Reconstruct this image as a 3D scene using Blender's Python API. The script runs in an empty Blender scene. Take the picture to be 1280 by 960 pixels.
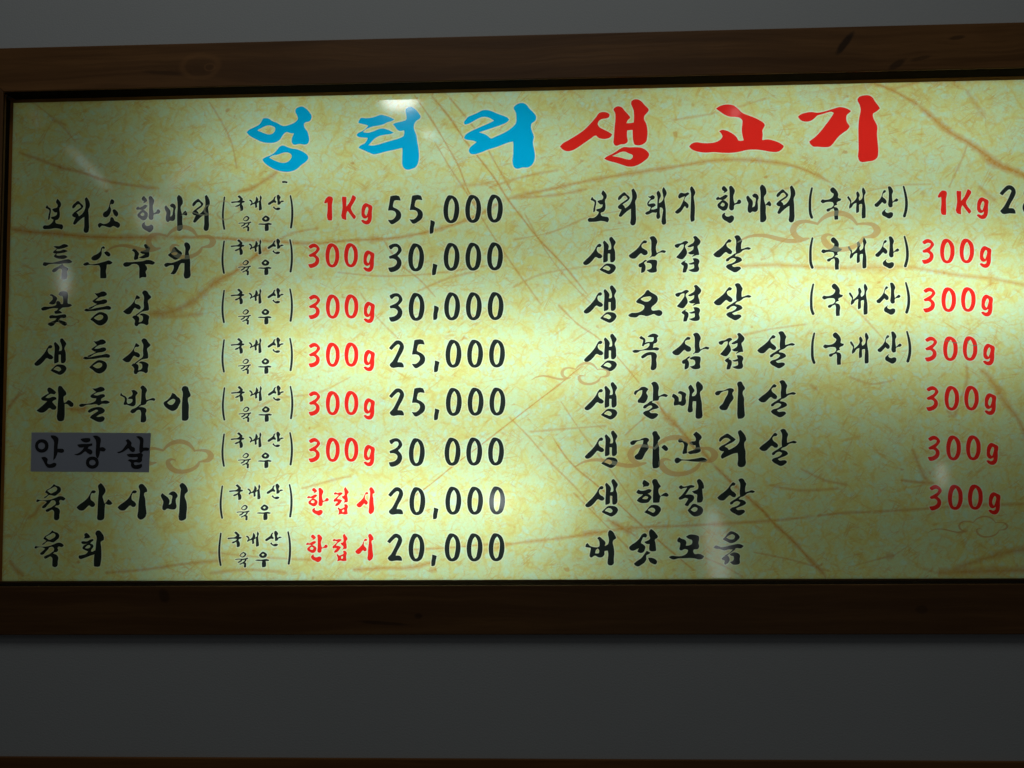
import bpy, math
import numpy as np
from mathutils import Vector, Matrix
from mathutils.geometry import delaunay_2d_cdt

S = 0.0015                       # metres per sheet unit (one unit is about one photo pixel on the sign face)
D = 1244.0                       # camera distance from the sign face, in sheet units
sc = bpy.context.scene
COL = sc.collection

# ------------------------------------------------------------------ camera
PITCH, YAW, ROLL = 0.06410129, 0.04134838, -0.00828258
cp, sp, cy, sy = math.cos(PITCH), math.sin(PITCH), math.cos(YAW), math.sin(YAW)
FWD = Vector((-sy * cp, cy * cp, sp))
_r = Vector((cy, sy, 0.0))
_u = _r.cross(FWD)
RIGHT = _r * math.cos(ROLL) + _u * math.sin(ROLL)
UP = _u * math.cos(ROLL) - _r * math.sin(ROLL)
cam = bpy.data.cameras.new('camera')
cam.sensor_width = 36.0
cam.lens = 1244.0 / 1280.0 * 36.0
cam.clip_start, cam.clip_end = 0.01, 50.0
cam_ob = bpy.data.objects.new('camera', cam)
COL.objects.link(cam_ob)
m = Matrix((RIGHT, UP, -FWD)).transposed().to_4x4()
m.translation = Vector((0, -D * S, 0))
cam_ob.matrix_world = m
sc.camera = cam_ob

# ------------------------------------------------------------------ render, view, world
sc.render.engine = 'CYCLES'
sc.cycles.use_denoising = True
sc.cycles.max_bounces = 6
sc.cycles.sample_clamp_indirect = 4.0
sc.view_settings.view_transform = 'Standard'
sc.view_settings.look = 'None'
sc.view_settings.exposure = 0.0
sc.view_settings.gamma = 1.0
world = bpy.data.worlds.new('World')
sc.world = world
world.use_nodes = True
bg = world.node_tree.nodes['Background']
bg.inputs['Color'].default_value = (0.95, 0.98, 1.0, 1)
bg.inputs['Strength'].default_value = 0.0105

# ------------------------------------------------------------------ lamps
def area(name, loc, size, power, color, target, shape='RECTANGLE'):
    l = bpy.data.lights.new(name, 'AREA')
    l.shape = shape
    l.size, l.size_y = size
    l.energy = power
    l.color = color
    o = bpy.data.objects.new(name, l)
    COL.objects.link(o)
    o.location = loc
    d = (Vector(target) - Vector(loc)).normalized()
    o.rotation_euler = d.to_track_quat('-Z', 'Y').to_euler()
    return o

def unit(x, y, z):
    return Vector((x * S, y * S, z * S))

def sheet(px, py):               # photo pixel -> sheet units on the sign face
    d = FWD * 1244.0 + RIGHT * (px - 640.0) - UP * (py - 480.0)
    return d.x / d.y * D, d.z / d.y * D

# soft ceiling lamp of the dining room, above and in front of the sign
area('ceiling_lamp', unit(-80, -1000, 1700), (1.5, 1.0), 10.2, (0.96, 1.0, 0.98), unit(-40, 0, 300))

# fluorescent tubes inside the light box (the lower right one is burnt out)
TUBE = (0.825, 0.98, 0.94)
TUBES = [  # x0, x1, z, watts
    (-400, 120, 118, 0.97),
    (-410, 20, -66, 0.84),
    (140, 650, 190, 1.04),
    (-460, 70, 365, 0.46),
    (110, 650, 392, 0.40),
]
for x0, x1, z, w in TUBES:
    a = area('fluorescent_tube', unit((x0 + x1) / 2, 108, z), ((x1 - x0) * S, 0.03), w, TUBE, unit((x0 + x1) / 2, 0, z))
    a.rotation_euler = (math.radians(90), 0, math.radians(180))
    a.rotation_euler = (math.radians(-90), 0, 0)

# lamps of the dining room behind the camera, seen only as glints on the glossy sheet
def glint(px, py, w, h, level, tilt=0.0, dist=1500.0):
    X, Zz = sheet(px, py)
    k = dist / D
    p = Vector((X + X * k, -dist, Zz + Zz * k))
    g = (D + dist) / D
    wm, hm = w * g * S, h * g * S
    o = area('room_lamp', p * S, (wm, hm), level * math.pi * wm * hm, (0.93, 0.98, 1.0), unit(X, 0, Zz), 'ELLIPSE')
    o.rotation_euler = (math.radians(90), -math.radians(tilt), 0)
    return o
# Lettering outlines: name -> (origin x, origin y, zoom, text). Each piece is one brush outline,
# "-" starts a hole of the piece before it, "~" a pen stroke given as x,y,width.
G = {}
def glyph(name, ox, oy, zoom, text):
    pieces = []
    for line in text.strip().split('\n'):
        line = line.strip()
        if not line: continue
        kind = '+'
        if line[0] in '-~': kind, line = line[0], line[1:]
        pts = [tuple(float(v) for v in p.split(',')) for p in line.split()]
        pts = [(ox + p[0] / zoom, oy + p[1] / zoom) + tuple(v / zoom for v in p[2:]) for p in pts]
        if kind == '+': pieces.append([pts, [], False])
        elif kind == '-': pieces[-1][1].append(pts)
        else: pieces.append([pts, [], True])
    G[name] = pieces
Z = 1280 / 112
glyph('T엉', 300, 120, 10, '''
82,452 110,425 180,390 245,352 270,315 285,285 325,275 370,288 395,308 460,335 540,375 640,352 695,322 722,290 715,248 692,195 700,160 735,138 775,130 815,150 870,205 895,250 890,290 865,318 815,332 800,352 810,400 840,440 855,480 855,585 835,603 740,598 670,608 650,585 652,520 675,465 640,466 580,452 540,485 500,545 440,580 370,588 290,578 200,540 120,495
-218,430 280,395 340,370 400,375 438,400 435,435 405,470 360,480 310,468 260,448
282,795 310,770 370,745 430,710 470,665 500,630 540,618 590,638 640,655 720,668 800,705 845,745 855,775 830,815 770,860 720,905 680,930 600,948 520,942 430,915 350,870 300,828
-368,770 410,745 480,732 530,712 580,705 625,718 648,750 635,785 590,825 545,836 480,825 420,800''')
glyph('T터', 430, 120, 10, '''
180,335 190,300 212,275 270,278 340,272 400,255 465,235 530,250 590,272 628,293 600,312 540,330 490,355 430,370 370,380 310,400 262,425 242,452 300,458 370,440 430,415 475,405 530,415 580,435 622,460 590,472 510,485 430,505 370,545 330,590 308,615 350,620 420,608 500,585 600,555 700,525 745,500 750,430 690,436 660,415 640,385 612,352 650,335 720,318 778,295 780,250 768,195 770,165 800,140 840,135 890,165 930,210 958,262 940,288 905,310 880,345 872,385 880,430 905,490 915,560 930,650 938,760 925,840 895,890 850,910 800,922 755,905 732,870 728,780 728,650 640,670 520,695 420,722 370,728 310,705 230,670 182,648 200,622 260,590 285,555 295,525 230,518 175,508 158,488 175,465 225,440 270,410 302,370 250,355''')
glyph('T리', 560, 120, 10, '''
200,335 205,315 222,295 245,265 300,240 370,210 430,180 480,175 540,188 620,222 700,250 745,272 765,297 740,325 680,355 590,388 500,418 390,455 440,470 490,495 535,530 600,505 680,470 760,425 820,375 850,335 855,280 848,210 820,145 845,115 890,92 940,88 975,105 1020,160 1075,215 1102,260 1095,300 1075,322 1045,345 1038,385 1050,440 1075,510 1062,580 1075,660 1088,760 1075,820 1045,865 1000,892 930,893 870,910 830,895 810,855 815,720 812,570 760,580 680,610 600,640 500,670 400,710 310,728 275,715 260,685 275,645 320,605 358,575 300,555 230,545 200,528 215,490 260,455 330,420 420,380 500,345 575,308 530,280 480,262 430,262 370,285 300,325 240,352 210,355''')
glyph('T생', 690, 115, 10, '''
100,682 125,650 200,605 300,545 400,475 480,395 550,315 590,262 630,250 690,258 718,278 712,315 680,330 620,340 590,360 572,400 590,435 640,465 710,500 752,530 735,560 680,585 620,585 580,572 550,545 480,585 400,640 320,695 260,728 185,740 135,720
768,215 785,195 830,178 870,190 910,235 955,285 978,320 945,355 930,390 1020,380 1025,320 1020,230 990,120 1015,98 1070,92 1110,110 1160,165 1210,225 1190,260 1155,300 1150,340 1175,390 1190,450 1190,570 1180,615 1150,645 1070,668 1030,655 1015,610 1008,545 1005,475 940,482 938,560 945,625 910,650 860,655 795,672 775,655 775,560 782,440 792,330 788,260
652,835 680,810 740,780 800,745 850,710 900,688 970,692 1060,690 1120,698 1180,730 1215,780 1200,820 1150,865 1090,905 1020,930 950,932 900,918 800,885 700,858
-755,800 810,775 860,752 905,745 960,768 1010,795 1005,820 980,843 930,840 860,820''')
glyph('T고', 855, 115, 10, '''
65,682 90,650 150,628 230,638 330,638 400,625 450,598 480,555 465,520 440,490 475,473 530,482 590,510 640,545 665,575 680,605 745,603 730,540 722,470 728,400 728,355 700,325 640,312 570,308 510,285 450,245 400,208 440,180 500,160 560,156 620,168 670,205 730,260 800,290 880,320 950,355 1000,392 1010,415 995,450 980,480 985,530 978,600 1050,592 1130,610 1210,645 1248,680 1230,710 1180,745 1090,748 1000,732 900,720 790,725 700,745 600,760 480,760 370,752 270,758 170,745 95,715''')
glyph('T기', 985, 115, 10, '''
125,310 150,285 210,262 290,250 360,258 430,250 500,230 580,205 650,188 710,198 760,218 788,238 765,262 738,285 728,330 738,380 770,430 750,465 690,510 630,560 590,610 555,655 520,683 440,690 370,685 320,683 280,650 265,620 330,570 400,500 470,410 530,330 570,262 545,248 490,258 420,280 370,292 330,330 280,362 210,370 155,350
868,92 890,62 950,42 1020,45 1050,62 1090,120 1150,205 1110,240 1062,275 1065,320 1095,380 1115,425 1112,520 1122,640 1128,750 1118,815 1080,850 1000,868 900,868 882,840 882,720 880,560 880,420 890,320 908,220 895,160''')
glyph('보', 48, 230, Z, '''
272,210 300,238 325,285 318,320 302,345 308,420 300,480 275,510 245,520 248,555 300,572 340,580 355,610 335,652 300,640 240,632 180,642 120,645 75,642 62,615 80,592 140,590 175,570 205,535 215,510 190,498 176,482 185,472 230,460 262,435 265,405 240,408 215,390 195,365 215,350 265,335 275,300 250,260
125,300 145,330 175,350 180,380 168,450 158,505 140,515 138,490 150,420 155,375 130,355 102,345 108,325''')
glyph('리', 48, 230, Z, '''
690,188 715,225 735,275 735,320 715,365 720,440 722,540 722,650 710,685 680,700 652,685 655,600 655,520 655,470 610,500 560,545 515,582 495,570 505,535 530,480 495,468 480,445 500,415 550,375 610,330 580,290 555,295 520,335 492,352 482,335 490,305 525,270 568,240 600,270 642,318 625,350 580,385 545,410 570,435 578,460 620,430 655,380 672,320 668,250 665,205''')
glyph('소', 48, 230, Z, '''
1045,215 1080,235 1082,270 1060,290 1035,285 1025,310 1040,360 1030,410 1000,460 965,478 930,465 920,435 935,405 975,380 1000,340 1015,290 1030,235
1062,370 1085,360 1115,380 1140,415 1135,450 1115,468 1085,445 1068,410
1045,472 1070,485 1090,525 1130,540 1165,570 1165,600 1135,628 1105,615 1070,600 1030,622 985,615 940,600 905,598 875,628 855,610 850,575 880,555 930,570 985,560 1020,530 1028,490''')
glyph('한', 160, 230, Z, '''
225,172 260,205 275,235 250,262 215,275 230,250 205,235 195,205
115,350 150,320 160,335 210,315 250,295 280,310 260,340 215,370 160,365 125,368
135,440 165,400 215,368 255,390 282,420 280,460 250,510 215,518 175,495 145,470
-178,440 205,405 232,420 228,450 205,458
300,180 325,172 350,195 375,240 365,280 355,310 358,370 370,415 400,400 420,365 445,365 460,400 445,420 400,428 368,440 358,500 330,515 302,500 300,420 302,320 300,240
245,545 240,575 260,595 290,598 330,580 360,600 362,635 345,665 305,690 265,668 215,635 198,605 200,575 225,550''')
glyph('마', 160, 230, Z, '''
525,320 545,305 570,335 605,380 608,430 600,465 625,455 640,400 642,340 615,330 598,305 630,278 665,290 685,330 672,380 675,450 668,510 640,530 600,525 570,545 545,525 540,470 548,410 530,370
725,155 760,180 782,230 782,280 755,320 758,380 775,440 775,540 778,640 740,670 705,665 702,560 702,440 708,340 705,250 700,190
770,440 795,400 820,380 848,430 835,452 800,440''')
glyph('특', 48, 285, Z, '''
215,265 235,258 300,258 365,228 410,240 432,258 400,275 330,295 270,300 245,285
278,292 230,320 205,348 225,362 270,365 340,358 390,345 420,330 385,312 360,308 320,322 270,328 250,325
268,358 235,380 218,405 245,425 300,440 370,440 418,415 385,390 330,390 280,395 255,385
62,530 75,490 120,492 200,495 290,475 370,455 440,448 485,485 460,500 380,505 300,515 220,512 150,520 95,545
345,512 360,540 410,565 428,585 410,615 412,680 400,725 330,728 330,660 332,590 310,575 260,615 215,632 192,615 215,585 275,555 310,535''')
glyph('수', 48, 285, Z, '''
755,430 780,400 840,370 885,330 900,280 930,260 950,280 940,300 915,290 905,320 905,370 890,410 850,450 800,465 765,455
938,350 970,332 1010,348 1030,385 1010,408 975,395
638,520 660,500 715,492 725,510 800,515 870,500 950,478 1010,462 1060,495 1030,520 980,522 975,560 965,620 972,680 970,715 885,718 882,640 880,560 870,538 800,535 720,528 660,538''')
glyph('부', 145, 285, Z, '''
225,318 260,292 300,325 330,370 318,410 322,435 265,455 255,440 265,390 262,350
400,240 425,228 455,250 490,290 475,330 478,380 470,410 430,425 370,435 325,420 370,400 410,375 350,355 345,340 385,325 430,305 405,265
100,520 120,495 200,488 300,480 390,470 440,455 520,468 558,495 535,522 470,518 415,520 440,555 445,590 425,620 435,680 430,705 370,705 335,722 330,650 330,560 320,535 230,518 180,548 125,552''')
glyph('위', 145, 285, Z, '''
740,385 790,340 812,285 845,270 890,310 945,360 925,405 880,445 845,455 800,430 760,405
-790,365 840,345 880,355 870,378 820,385
685,525 710,502 790,498 880,470 960,435 1000,435 990,500 930,505 905,540 880,600 830,662 778,655 810,610 825,560 820,532 770,535 710,558
975,225 995,205 1030,212 1062,265 1060,295 1040,330 1050,400 1060,470 1060,580 1055,705 985,720 972,700 975,600 978,470 985,370 990,290''')
glyph('꽃', 40, 345, Z, '''
250,275 270,260 320,280 362,320 345,360 330,395 290,408 240,390 270,360 295,330 290,295
378,265 400,230 440,215 500,230 515,275 510,340 515,395 550,400 572,420 540,440 480,448 430,455 400,480 365,500 350,495 375,465 310,460 250,470 180,492 145,492 128,468 160,442 240,438 320,425 345,410 345,375 365,355 400,370 415,400 440,400 445,330 435,290 400,282
320,505 360,490 420,512 432,528 380,538 325,535
245,580 265,562 340,565 420,552 480,550 492,580 470,602 410,600 385,625 440,640 490,665 505,690 475,712 430,695 385,665 350,660 310,705 275,718 235,700 220,685 270,655 330,630 350,605 290,605 255,605''')
glyph('등', 40, 345, Z, '''
892,245 930,248 1020,218 1060,238 1072,262 1040,288 975,302 935,325 908,352 970,350 1035,333 1070,345 1075,370 1035,398 970,408 910,425 815,470 805,460 900,415 925,400 885,382 860,358 895,330 940,300 918,275
745,490 765,468 830,475 910,458 1010,440 1100,428 1132,455 1120,478 1060,478 980,485 900,500 830,502 770,505
832,620 860,590 910,545 965,515 1030,525 1075,555 1088,600 1070,650 1020,695 980,708 930,695 880,655
-885,600 920,575 975,552 1015,570 1015,595 985,625 945,632''')
glyph('심', 100, 345, Z, '''
615,508 640,485 700,440 745,395 780,345 800,290 810,272 840,290 862,312 840,328 805,330 785,360 788,390 840,410 870,450 850,480 815,470 785,455 755,490 720,540 680,548 640,530
888,235 920,205 955,215 985,260 1018,305 1000,325 972,350 982,420 980,490 935,500 885,512 820,560 800,572 790,563 870,500 905,470 908,380 912,290
745,590 770,565 805,568 830,575 848,605 840,660 880,650 898,620 890,570 850,558 870,538 930,540 990,578 980,630 975,690 950,705 920,688 840,690 820,715 790,712 778,690 785,640 770,615''')
glyph('생', 724, 285, Z, '''
55,500 80,468 150,400 215,320 250,255 270,232 300,225 318,250 300,272 265,275 252,310 270,350 310,375 332,405 310,432 275,432 240,415 190,465 130,518 95,530 65,520
340,200 360,178 385,200 425,260 415,310 450,305 455,240 432,140 460,125 490,155 522,210 505,245 495,270 512,330 515,400 512,460 485,488 450,488 440,440 440,368 412,365 410,430 408,470 345,495 343,400 350,300 348,240
290,595 330,555 385,510 440,508 500,525 525,565 510,605 470,645 430,662 380,645
-335,580 385,540 430,555 445,580 420,608 380,595''')
glyph('삼', 724, 285, Z, '''
708,395 740,365 800,320 850,270 895,205 930,175 970,188 960,215 920,220 895,240 895,275 930,300 970,325 978,365 950,388 915,385 885,362 845,395 800,435 755,438 722,420
1005,140 1030,120 1070,118 1100,150 1118,195 1100,250 1098,310 1110,355 1150,335 1195,315 1240,330 1225,355 1180,350 1130,362 1105,385 1085,405 1030,412 1010,427 1003,420 1028,395 1028,310 1030,220 1025,175
848,525 900,490 950,455 970,460 925,500 945,530 950,570 935,620 915,635 885,642 885,600 890,560 865,562 848,545
960,480 1000,458 1060,452 1110,465 1115,500 1105,560 1108,620 1060,638 1000,632 962,598 1000,590 1028,575 1028,515 1000,500 968,498''')
glyph('겹', 834, 285, Z, '''
105,245 130,230 200,215 255,185 290,190 302,210 270,235 255,260 275,310 285,360 260,405 215,448 170,440 128,418 165,375 205,325 235,270 235,235 190,245 150,285 115,272
370,130 400,112 440,140 478,195 460,235 435,260 448,320 458,385 420,388 375,405 350,415 365,395 385,375 330,378 295,355 340,330 370,305 375,260 300,275 290,262 330,235 375,205 388,165
195,505 225,478 270,460 250,485 290,510 295,560 280,600 270,630 220,635 225,590 232,540 205,522
365,435 400,430 455,455 462,480 445,530 458,590 440,620 400,630 340,622 300,598 345,588 382,570 380,520 315,520 305,508 350,495 380,480''')
glyph('살', 834, 285, Z, '''
658,378 690,345 750,300 810,245 850,190 885,158 920,180 905,205 870,210 848,235 860,270 905,305 928,335 915,370 880,372 838,345 800,375 750,418 710,420 675,402
958,125 985,105 1020,105 1055,150 1072,180 1058,230 1060,300 1110,285 1155,272 1198,292 1175,310 1130,308 1085,320 1055,345 1020,365 985,372 980,340 978,280 985,220 980,165
978,358 1005,366 975,388 968,402 1010,408 1055,430 1070,460 1040,485 980,510 925,535 950,555 1000,550 1040,555 1055,575 1030,605 965,635 910,610 860,580 838,550 860,525 920,505 970,475 985,450 950,430 900,445 870,475 845,478 838,455 870,425 920,395 952,372''')
glyph('오', 724, 345, Z, '''
965,205 985,198 1015,225 1060,250 1110,285 1125,325 1110,375 1070,415 1040,440 1030,465 1045,490 1100,490 1150,485 1185,510 1185,545 1150,572 1105,565 1070,545 1020,560 960,575 910,562 860,562 820,590 770,592 710,575 700,560 740,530 820,525 890,500 925,465 930,430 890,405 830,385 812,370 830,340 890,290 935,250
-878,330 920,305 975,295 1010,292 1030,305 1018,340 975,365 930,362''')
glyph('목', 724, 408, Z, '''
858,165 885,135 905,150 940,175 948,205 940,235 960,225 1010,220 1050,215 1065,190 1060,155 1010,155 975,150 1000,125 1070,102 1115,118 1132,138 1112,165 1118,205 1100,235 1065,250 1060,280 1055,305 1110,298 1145,318 1128,342 1070,340 1020,342 960,342 880,350 830,375 775,372 758,350 790,335 860,338 930,325 985,295 1005,260 1000,240 950,255 935,262 915,285 898,278 905,240 912,195 880,182
882,435 910,405 980,370 1040,365 1095,385 1112,425 1100,470 1108,540 1098,600 1050,628 1028,620 1030,540 1032,460 1025,410 985,415 930,448 900,458''')
glyph('갈', 780, 468, Z, '''
142,275 160,235 200,220 250,180 300,178 350,210 330,240 320,260 342,310 330,360 290,410 240,408 198,400 195,375 230,330 255,280 260,225 220,235 185,265 165,298
388,128 420,105 455,108 490,150 500,195 490,250 495,310 540,290 575,275 628,300 610,322 560,315 510,325 490,370 430,378 408,384 410,370 412,300 415,210 408,165
392,378 412,382 400,400 440,415 485,450 498,475 470,490 410,505 365,530 380,548 420,552 465,555 490,575 465,610 395,640 350,620 290,580 268,552 300,525 350,510 405,465 390,445 345,455 300,488 272,480 280,450 330,420''')
glyph('매', 780, 468, Z, '''
685,320 705,275 745,295 780,330 785,385 810,385 822,340 818,290 765,270 790,240 850,250 890,280 880,330 888,390 875,430 830,452 785,435 765,440 715,445 710,410 720,365 712,340
918,180 955,145 985,185 1008,235 975,280 972,310 1010,305 1035,270 1035,210 1028,130 1055,95 1090,120 1130,180 1120,220 1090,250 1095,320 1110,400 1115,500 1110,620 1060,635 1030,625 1022,560 1028,460 1028,385 985,385 978,450 978,530 940,545 918,538 920,440 928,330 935,240''')
KI = '''
42,270 70,240 120,232 170,228 220,205 265,195 310,215 315,225 290,270 310,340 300,360 260,415 235,465 210,505 165,512 120,500 103,468 150,420 190,340 225,275 230,232 180,238 130,260 100,295 60,298
358,130 380,105 420,103 440,140 472,205 445,240 440,280 458,330 458,420 465,520 465,600 440,625 370,632 362,600 362,480 365,350 372,240 370,180'''
glyph('기', 890, 468, Z, KI)
glyph('가', 780 + 45 / Z, 530, Z, KI + '\n490,335 530,298 565,320 587,360 555,388 525,370')
glyph('브', 780, 530, Z, '''
772,245 800,205 830,218 840,235 890,255 915,285 905,330 900,380 905,415 840,430 835,415 850,360 855,290 840,265 790,265
988,150 1030,108 1070,135 1112,195 1095,220 1078,240 1085,320 1095,390 1060,412 990,425 930,428 910,400 960,380 1000,365 1022,340 1020,305 970,300 930,270 960,250 1020,240 1025,205
722,520 735,490 775,480 810,500 860,508 940,505 1040,490 1140,480 1192,515 1170,538 1080,540 960,535 860,522 820,525 780,555 745,562''')
glyph('리2', 880, 520, 8, '''
340,155 365,140 385,158 420,215 422,240 405,265 405,310 415,350 415,420 418,480 405,502 360,512 340,500 340,430 335,370 300,375 240,400 180,428 168,410 180,380 200,355 160,345 148,325 165,305 215,278 265,240 240,222 205,222 160,260 150,248 160,220 195,195 232,175 275,200 318,235 290,260 240,285 208,305 235,320 248,338 290,318 335,285 352,255 352,210''')
glyph('항', 780, 590, Z, '''
285,112 330,135 365,170 350,200 300,208 265,220 275,200 262,160
175,290 205,250 235,265 300,262 360,242 395,258 380,290 340,310 380,335 395,360 375,400 345,435 290,445 230,440 183,410 205,375 245,345 270,320 205,315
-262,380 310,345 345,358 335,382 300,388
402,125 430,100 465,105 490,150 528,208 500,235 492,270 505,320 520,345 560,310 605,295 640,330 620,352 570,345 525,350 512,390 505,435 415,438 412,380 415,280 418,200
290,575 330,535 385,475 430,468 490,480 530,530 510,580 470,622 430,640 360,610
-340,545 395,510 440,530 445,550 420,580 380,565''')
glyph('정', 780, 590, Z, '''
780,215 820,188 840,205 900,200 960,185 1010,200 1000,218 950,230 905,290 880,325 940,320 990,335 1005,365 985,410 940,450 910,490 865,470 890,430 915,385 880,370 830,390 790,395 778,375 810,345 850,300 900,225 840,235 815,248
1040,125 1075,98 1110,125 1142,200 1140,235 1120,240 1125,320 1130,390 1110,430 1045,435 1040,390 1040,320 1005,310 972,275 1010,265 1055,240 1060,190 1045,150
908,545 940,510 985,455 1020,455 1060,475 1110,500 1132,545 1110,600 1060,630 1005,635 950,600
-955,540 1010,500 1050,520 1045,545 1010,570''')
glyph('버', 724, 650, Z, '''
90,385 98,345 120,330 150,365 200,385 285,378 290,340 280,290 258,260 285,238 330,270 378,325 365,370 410,345 425,290 412,180 435,145 475,160 510,215 528,260 490,290 480,315 492,380 502,450 495,560 490,630 455,650 412,638 408,560 415,500 408,440 365,445 360,495 330,530 280,535 225,510 165,538 150,520 155,460 165,400 120,392
-240,430 265,408 285,430 278,475 230,475''')
glyph('섯', 724, 650, Z, '''
712,395 740,360 800,320 860,265 905,200 940,188 970,215 955,250 915,248 900,280 885,330 910,345 945,380 940,420 910,465 870,472 830,450 850,405 800,430 760,440 725,425
1000,160 1025,128 1055,145 1100,195 1125,240 1110,262 1085,275 1092,340 1098,440 1045,450 1005,435 1000,380 1005,345 955,340 930,312 985,290 1010,270 1000,215
780,625 820,590 890,540 935,480 965,440 1020,470 990,490 960,505 960,560 940,600 890,640 840,665 800,650
985,540 1040,540 1100,570 1115,600 1090,635 1050,625 1010,600''')
glyph('모', 832, 650, Z, '''
165,290 195,245 225,265 280,285 298,320 290,365 340,360 375,340 378,290 330,270 290,240 330,212 420,212 475,235 480,270 470,330 480,380 460,415 400,425 395,450 415,485 470,482 525,500 550,520 530,550 480,565 420,550 330,545 250,548 180,550 110,565 70,550 45,530 80,512 180,518 270,500 310,465 320,430 280,415 215,435 198,420 205,370 205,325 175,315''')
glyph('음', 832, 650, Z, '''
815,275 850,240 900,180 930,160 990,175 1040,210 1060,245 1030,285 970,325 930,330 880,310
-870,250 905,222 960,205 990,230 975,270 930,278 895,268
685,390 710,365 760,375 800,390 870,375 960,355 1060,342 1115,370 1080,405 1000,405 990,415 900,420 840,435 780,415 720,408
985,408 1000,412 900,490 860,515 850,505 920,465
800,555 830,525 870,500 905,530 915,560 895,610 850,638 838,625 845,580 815,568
915,490 960,465 1020,468 1062,500 1058,560 1060,620 1000,640 960,635 920,600 965,580 975,545 970,520 935,510''')
glyph('지', 800, 220, Z, '''
545,300 555,265 580,240 640,248 690,235 705,255 670,285 645,310 635,350 670,380 695,415 685,455 670,465 640,430 600,490 560,530 530,540 498,515 520,490 570,445 600,390 630,320 640,290 590,310 560,322
718,165 740,145 765,175 792,240 770,290 778,370 785,450 780,580 775,640 730,655 722,630 722,500 725,380 728,250''')
glyph('돼', 728, 225, Z, '''
938,230 960,235 1005,215 1035,240 1020,275 985,285 960,310 945,345 990,335 1030,335 1050,360 1020,385 990,400 985,420 1020,420 1068,405 1075,440 1060,465 1000,465 950,490 915,495 895,475 915,455 950,440 970,410 975,385 940,375 925,345 935,310 965,280 975,262 950,250
1060,180 1085,150 1110,180 1122,230 1100,280 1095,330 1130,310 1155,270 1150,210 1140,140 1160,100 1185,135 1205,190 1195,220 1175,260 1180,330 1192,420 1192,540 1188,630 1150,638 1135,620 1138,520 1140,400 1110,390 1105,460 1105,545 1075,558 1062,545 1065,450 1070,330 1072,240''')
glyph('박', 140, 465, Z, '''
115,335 130,292 150,325 190,345 215,380 212,425 225,450 265,445 290,420 290,388 230,385 235,365 280,340 295,310 275,265 310,255 350,275 368,300 340,340 340,400 335,465 310,490 260,485 205,468 180,472 165,460 178,420 178,370 150,352
405,225 438,192 475,215 502,265 485,300 480,340 492,400 540,385 590,370 620,385 605,415 570,405 500,425 480,460 440,475 412,478 410,465 415,400 420,300 420,250
260,570 275,540 340,510 410,458 422,472 385,500 440,502 490,530 492,560 480,590 490,650 485,700 460,720 410,715 412,640 415,580 400,545 365,545 325,580 290,592''')
glyph('이', 140, 465, Z, '''
735,440 790,400 840,345 860,298 900,315 930,350 965,375 980,420 960,470 920,535 865,558 810,535 755,490
-790,440 830,405 880,385 905,400 890,440 855,468 820,465
995,245 1010,212 1045,200 1080,212 1100,265 1122,345 1090,370 1085,400 1098,470 1095,580 1085,680 1050,698 1000,690 998,600 998,480 1005,380 1010,290''')
glyph('차', 40, 465, Z, '''
245,220 290,240 345,290 325,318 270,312 220,340 195,365 240,372 300,352 345,365 352,390 310,408 290,425 320,465 350,500 335,535 290,538 250,515 215,545 160,580 100,575 65,550 100,520 160,470 215,415 175,412 135,395 130,378 165,345 240,300 220,270 222,235
370,235 385,200 415,200 450,240 490,300 488,325 455,350 450,370 462,440 485,430 520,400 560,420 595,460 580,495 550,498 510,465 470,455 468,540 465,640 450,692 410,705 372,695 358,670 362,560 368,440 375,330 370,270''')
glyph('돌', 40, 465, Z, '''
862,235 910,235 990,210 1035,235 1040,255 1000,280 930,295 880,325 930,335 1000,315 1035,322 1045,345 1020,365 990,385 990,415 1060,405 1115,430 1085,452 1000,455 945,478 930,465 850,468 780,470 720,498 685,495 670,475 690,458 760,455 850,440 905,410 918,378 870,375 835,352 835,340 870,310 915,285 885,262
795,560 820,535 900,505 970,500 1020,520 1042,550 1020,585 960,610 920,640 960,640 1015,632 1040,660 1030,690 990,715 950,715 890,690 825,650 850,620 900,585 945,555 930,540 870,560 810,580''')
glyph('육', 36, 590, Z, '''
358,172 385,190 430,205 460,240 455,275 420,310 370,342 330,335 290,330 225,375 210,370 275,320 232,290 250,260 300,230 335,200
-265,268 330,230 375,210 405,240 395,265 355,290 320,305 290,290
105,420 120,392 150,398 220,402 300,395 380,368 440,345 490,352 525,382 500,408 445,402 435,425 445,445 430,472 395,480 370,475 385,440 372,410 320,412 300,440 270,470 225,515 195,515 185,500 220,465 255,430 220,412 150,415 125,430
238,545 260,530 320,505 380,470 395,476 372,498 420,515 445,550 438,610 432,670 405,690 365,680 360,610 358,560 335,540 290,560 255,572''')
SA = '''
682,505 710,475 780,425 840,370 875,310 905,265 950,268 960,285 935,305 900,305 885,340 888,395 925,425 948,460 930,495 895,500 865,478 820,515 780,548 735,550 700,530'''
glyph('사', 36, 590, Z, SA + '''
990,190 1030,158 1070,200 1098,270 1080,310 1055,345 1068,400 1082,450 1100,435 1135,388 1165,410 1195,450 1170,468 1130,468 1095,450 1085,520 1082,600 1070,675 1000,690 982,680 980,600 985,480 990,370 1000,270''')
glyph('시', 136 - 557 / Z, 590, Z, SA + '''
982,205 1002,175 1037,170 1072,200 1107,265 1102,285 1077,290 1062,310 1077,380 1082,470 1082,640 1007,682 969,650 975,560 982,430 997,330 999,260''')
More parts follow.
